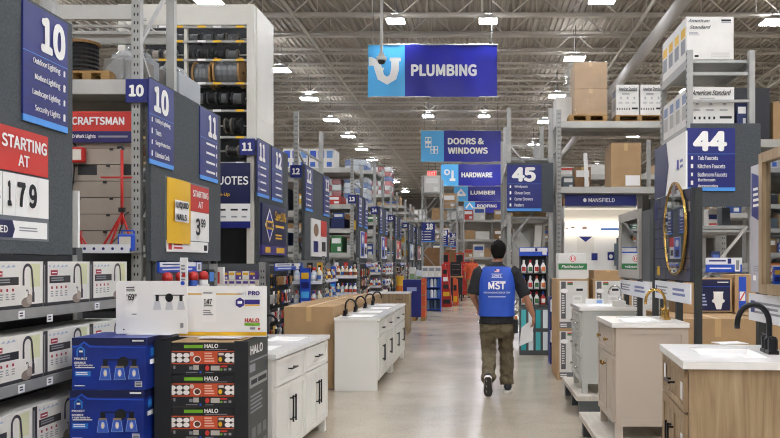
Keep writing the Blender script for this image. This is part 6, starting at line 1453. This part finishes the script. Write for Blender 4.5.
def person(label, loc, rz, J, skin, hair, top, pants, vest=None, shoes=('shoe_black', 'shoe_sole'), vox=.008, pouch=False):
    t = thing('person', label, 'person', loc, rz)
    b = MB().use(skin); H = J['head']
    # head: skull, jaw, nose, ears, brow
    hr = []
    for dz, rx, ry, oy in ((-.118, .03, .035, .055), (-.10, .05, .06, .035), (-.07, .06, .078, .02), (-.03, .07, .09, .008), (.01, .075, .096, 0), (.05, .074, .095, -.004), (.085, .06, .078, -.006), (.11, .036, .048, -.008), (.122, .012, .016, -.008)): hr.append(sell(H[0], H[1] + oy, H[2] + dz, rx, ry, 24, 2.1))
    b.rings(hr)
    b.tube([(H[0], H[1] + .085, H[2] + .02), (H[0], H[1] + .115, H[2] - .03), (H[0], H[1] + .095, H[2] - .045)], [.008, .014, .012], 8)
    for s in (-1, 1): b.tube([(H[0] + s * .07, H[1] - .005, H[2] - .035), (H[0] + s * .083, H[1] - .012, H[2] - .005), (H[0] + s * .074, H[1] - .01, H[2] + .03)], [.009, .014, .01], 8)
    b.tube([(0, -.02, 1.40), (0, -.012, 1.47), (H[0], H[1] - .005, H[2] - .07)], [.07, .06, .056], 14)
    torso(b, [(.80, .15, .1), (.95, .14, .1), (1.1, .15, .105), (1.25, .165, .1), (1.36, .17, .085), (1.43, .12, .07)], skin)
    for s, q in ((1, 'r'), (-1, 'l')):
        sh, el, wr = J['sh_' + q], J['el_' + q], J['wr_' + q]
        mid = tuple((a + c) / 2 for a, c in zip(el, wr))
        b.tube([sh, tuple((a + c) / 2 for a, c in zip(sh, el)), el, mid, wr], [.05, .047, .043, .041, .028], 12)
        hip, kn, an = J['hip_' + q], J['kn_' + q], J['an_' + q]
        b.tube([hip, kn, an], [.075, .055, .042], 10)
        hand(b, wr, J['hd_' + q], s, J.get('curl_' + q, .35), skin, J['pn_' + q])
    o = b.build('body', t); remesh(o, vox, 3)
    for s in (-1, 1):
        e = MB().lathe([(.001, -.011), (.008, -.008), (.011, 0), (.008, .008), (.001, .011)], 8, 'white', (H[0] + s * .03, H[1] + .083, H[2] + .012), 'y').build('eye', t, True)
    MB().box(H[0] - .022, H[0] + .022, H[1] + .088, H[1] + .098, H[2] - .075, H[2] - .069, '#8a4a40').build('mouth', t)
    # hair
    h = MB().use(hair); rs = []
    for dz, rx, ry, oy in ((-.075, .058, .03, -.075), (-.05, .069, .05, -.055), (-.01, .084, .075, -.035), (.03, .09, .095, -.018), (.07, .086, .095, -.01), (.1, .07, .078, -.008), (.125, .042, .05, -.01), (.138, .014, .018, -.01)): rs.append(sell(H[0], H[1] + oy, H[2] + dz, rx, ry, 24, 2.2))
    h.rings(rs); o = h.build('hair', t); remesh(o, .01, 3); wrinkle(o, .012, .03)
    # shirt
    s_ = MB().use(top)
    torso(s_, [(.81, .205, .16), (.88, .195, .15), (1.0, .183, .135), (1.12, .19, .135), (1.25, .203, .132), (1.35, .205, .12), (1.42, .18, .1), (1.47, .11, .08, -.01), (1.505, .072, .068, -.015)], top)
    for q in 'rl':
        sh, el = Vector(J['sh_' + q]), Vector(J['el_' + q]); s_.tube([sh + (sh - el) * -.02 + Vector((-.04 if q == 'r' else .04, 0, .02)), sh, sh.lerp(el, .5), sh.lerp(el, .97)], [.075, .079, .074, .073], 14)
    o = s_.build('shirt', t); remesh(o, .011, 5); wrinkle(o, .018, .07)
    col_ = MB().use(top); col_.rings([sell(0, -.015, 1.49, .074, .072, 20, 2), sell(0, -.012, 1.525, .066, .066, 20, 2), sell(0, -.012, 1.525, .06, .06, 20, 2), sell(0, -.015, 1.49, .066, .066, 20, 2)], cap=False); col_.build('collar', t, True)
    # trousers
    p = MB().use(pants)
    torso(p, [(.845, .172, .125), (.82, .18, .134), (.80, .19, .145), (.73, .19, .145), (.68, .165, .125), (.65, .12, .1)][::-1], pants)
    for q in 'rl':
        hip, kn, an = Vector(J['hip_' + q]), Vector(J['kn_' + q]), Vector(J['an_' + q])
        p.tube([hip + Vector((0, 0, -.06)), hip.lerp(kn, .35), hip.lerp(kn, .75), kn, kn.lerp(an, .35), kn.lerp(an, .7), kn.lerp(an, .92), kn.lerp(an, 1.0)], [.105, .104, .088, .083, .085, .08, .084, .078], 16)
    o = p.build('trousers', t); remesh(o, .011, 5); wrinkle(o, .045, .07)
    for q in 'rl': shoe(t, J['heel_' + q], J['toe_' + q], *shoes)
    if vest:
        rows = [(.9, .211, .166), (.93, .21, .165), (1.0, .207, .16), (1.12, .21, .157), (1.25, .217, .152), (1.34, .212, .138), (1.41, .195, .118), (1.455, .165, .098), (1.475, .13, .088, -.01)]
        v = MB().use(vest); v.rings([sell(0, r[3] if len(r) > 3 else 0, r[0], r[1], r[2], 40, 2.6) for r in rows] + [sell(0, -.01, 1.462, .105, .075, 40, 2.6)], cap=False); n0 = len(v.v) - 40
        v.rings([sell(0, 0, .902, .203, .16, 40, 2.6), sell(0, 0, .902, .2105, .1655, 40, 2.6)], cap=False)
        o = v.build('vest', t, True); wrinkle(o, .014, .09)
        sb = o.modifiers.new('sub', 'SUBSURF'); sb.levels = 1; sb.render_levels = 1
        def back(x, z):
            for i in range(len(rows) - 1):
                if rows[i][0] <= z <= rows[i + 1][0]:
                    k = (z - rows[i][0]) / (rows[i + 1][0] - rows[i][0]); rx = rows[i][1] * (1 - k) + rows[i + 1][1] * k; ry = rows[i][2] * (1 - k) + rows[i + 1][2] * k; break
            else: rx, ry = .21, .15
            return -ry * max(0, 1 - min(1, abs(x) / rx) ** 2.6) ** (1 / 2.6) - .011
        def strip(x0, x1, z0, z1, m, nm, e=0):
            mb = MB().use(m); n = 8
            for i in range(n):
                a, c = x0 + (x1 - x0) * i / n, x0 + (x1 - x0) * (i + 1) / n; mb.poly([(a, back(a, z0) - e, z0), (c, back(c, z0) - e, z0), (c, back(c, z1) - e, z1), (a, back(a, z1) - e, z1)])
            return mb.build(nm, t)
        WRAP.append((txt(t, 'MST', -.098, .098, 1.208, 1.292, 'white', -.2, .03), back)); WRAP.append((txt(t, "LOWE'S", -.05, .05, 1.352, 1.376, 'white', -.2, .01), back))
        strip(-.062, .1, 1.296, 1.303, 'white', 'print_bar'); strip(-.062, .062, 1.342, 1.346, 'white', 'logo_edge'); strip(-.062, .062, 1.381, 1.385, 'white', 'logo_edge')
        WRAP.append((txt(t, 'MERCHANDISING SERVICE TEAM', -.15, .15, 1.163, 1.182, 'white', -.2, .005), back)); strip(-.1, .1, 1.119, 1.130, '#b8c6ec', 'print_line')
        strip(-.028, .028, 1.405, 1.438, 'white', 'flag_patch')
        for k in range(3): strip(-.028, .028, 1.407 + k * .011, 1.412 + k * .011, 'sign_red', 'flag_stripe', .002)
        strip(-.028, -.004, 1.42, 1.438, 'navy', 'flag_canton', .003)
    if pouch:
        MB().box(.195, .245, -.05, .04, .70, .86, 'ink').build('belt_pouch', t, bevel=.01); MB().box(.21, .235, -.03, .0, .82, .9, '#d97a3c').build('pouch_tool', t)
    return t
J = dict(head=(.02, .045, 1.642),
         sh_r=(.205, 0, 1.40), el_r=(.335, -.03, 1.115), wr_r=(.425, .06, .905), hd_r=(.18, .25, -1), pn_r=(-1, .1, -.1), curl_r=.5,
         sh_l=(-.205, 0, 1.40), el_l=(-.275, -.03, 1.14), wr_l=(-.215, .2, .99), hd_l=(.25, .6, -.6), pn_l=(.8, 0, -.5), curl_l=.4,
         hip_r=(.095, .0, .85), kn_r=(.115, .13, .49), an_r=(.125, .1, .09), heel_r=(.13, .02, .0), toe_r=(.14, .3, .0),
         hip_l=(-.095, 0, .85), kn_l=(-.09, .01, .48), an_l=(-.1, -.26, .19), heel_l=(-.105, -.36, .235), toe_l=(-.1, -.205, .0))
person('person in a blue vest lettered MST and olive trousers walking away with a paper', (.215, 9.25, 0), 0, J, 'skin', 'hair_dark', 'shirt_black', 'trouser_olive', 'vest_blue', pouch=True)
# the sheet of paper in the hand
x, _, z = at(534, 317, 9.3)
t = thing('paper_sheet', 'loose white sheet of paper held in the hand of the walking person', 'paper', (.215, 9.25, 0))
mb = MB().use('paper'); n = 6
for i in range(n):
    a, b = i / n, (i + 1) / n
    def P(u, v): return (.445 - .15 * u - .03 * v + .0 * v, .115 + .02 * math.sin(u * 2.2) - .02 * v, .84 + .03 - .12 * u - .27 * v + .05 * u * v)
    mb.poly([P(a, 0), P(b, 0), P(b, 1), P(a, 1)])
o = mb.build('sheet', t); so = o.modifiers.new('solid', 'SOLIDIFY'); so.thickness = .0015
# the far person
K = dict(J); K.update(head=(0, .02, 1.62), sh_r=(.205, 0, 1.40), el_r=(.27, -.02, 1.12), wr_r=(.27, .08, .88), hd_r=(0, .2, -1), pn_r=(-1, 0, 0), curl_r=.3,
         el_l=(-.27, -.02, 1.12), wr_l=(-.27, .08, .88), hd_l=(0, .2, -1), pn_l=(1, 0, 0), curl_l=.3,
         hip_r=(.095, 0, .85), kn_r=(.1, .04, .48), an_r=(.1, .0, .09), heel_r=(.1, -.08, 0), toe_r=(.1, .2, 0), hip_l=(-.095, 0, .85), kn_l=(-.1, .1, .48), an_l=(-.1, .12, .09), heel_l=(-.1, .04, 0), toe_l=(-.1, .32, 0))
person('far person in an orange shirt and tan trousers standing by the red tool cabinets', (WX(471.5, 33), 33.2, 0), 180, K, 'skin', 'hair_grey', 'orange_shirt', 'tan_cloth', vox=.016)

# ------------------------------------------------------------------ fit all lettering
fit_texts()
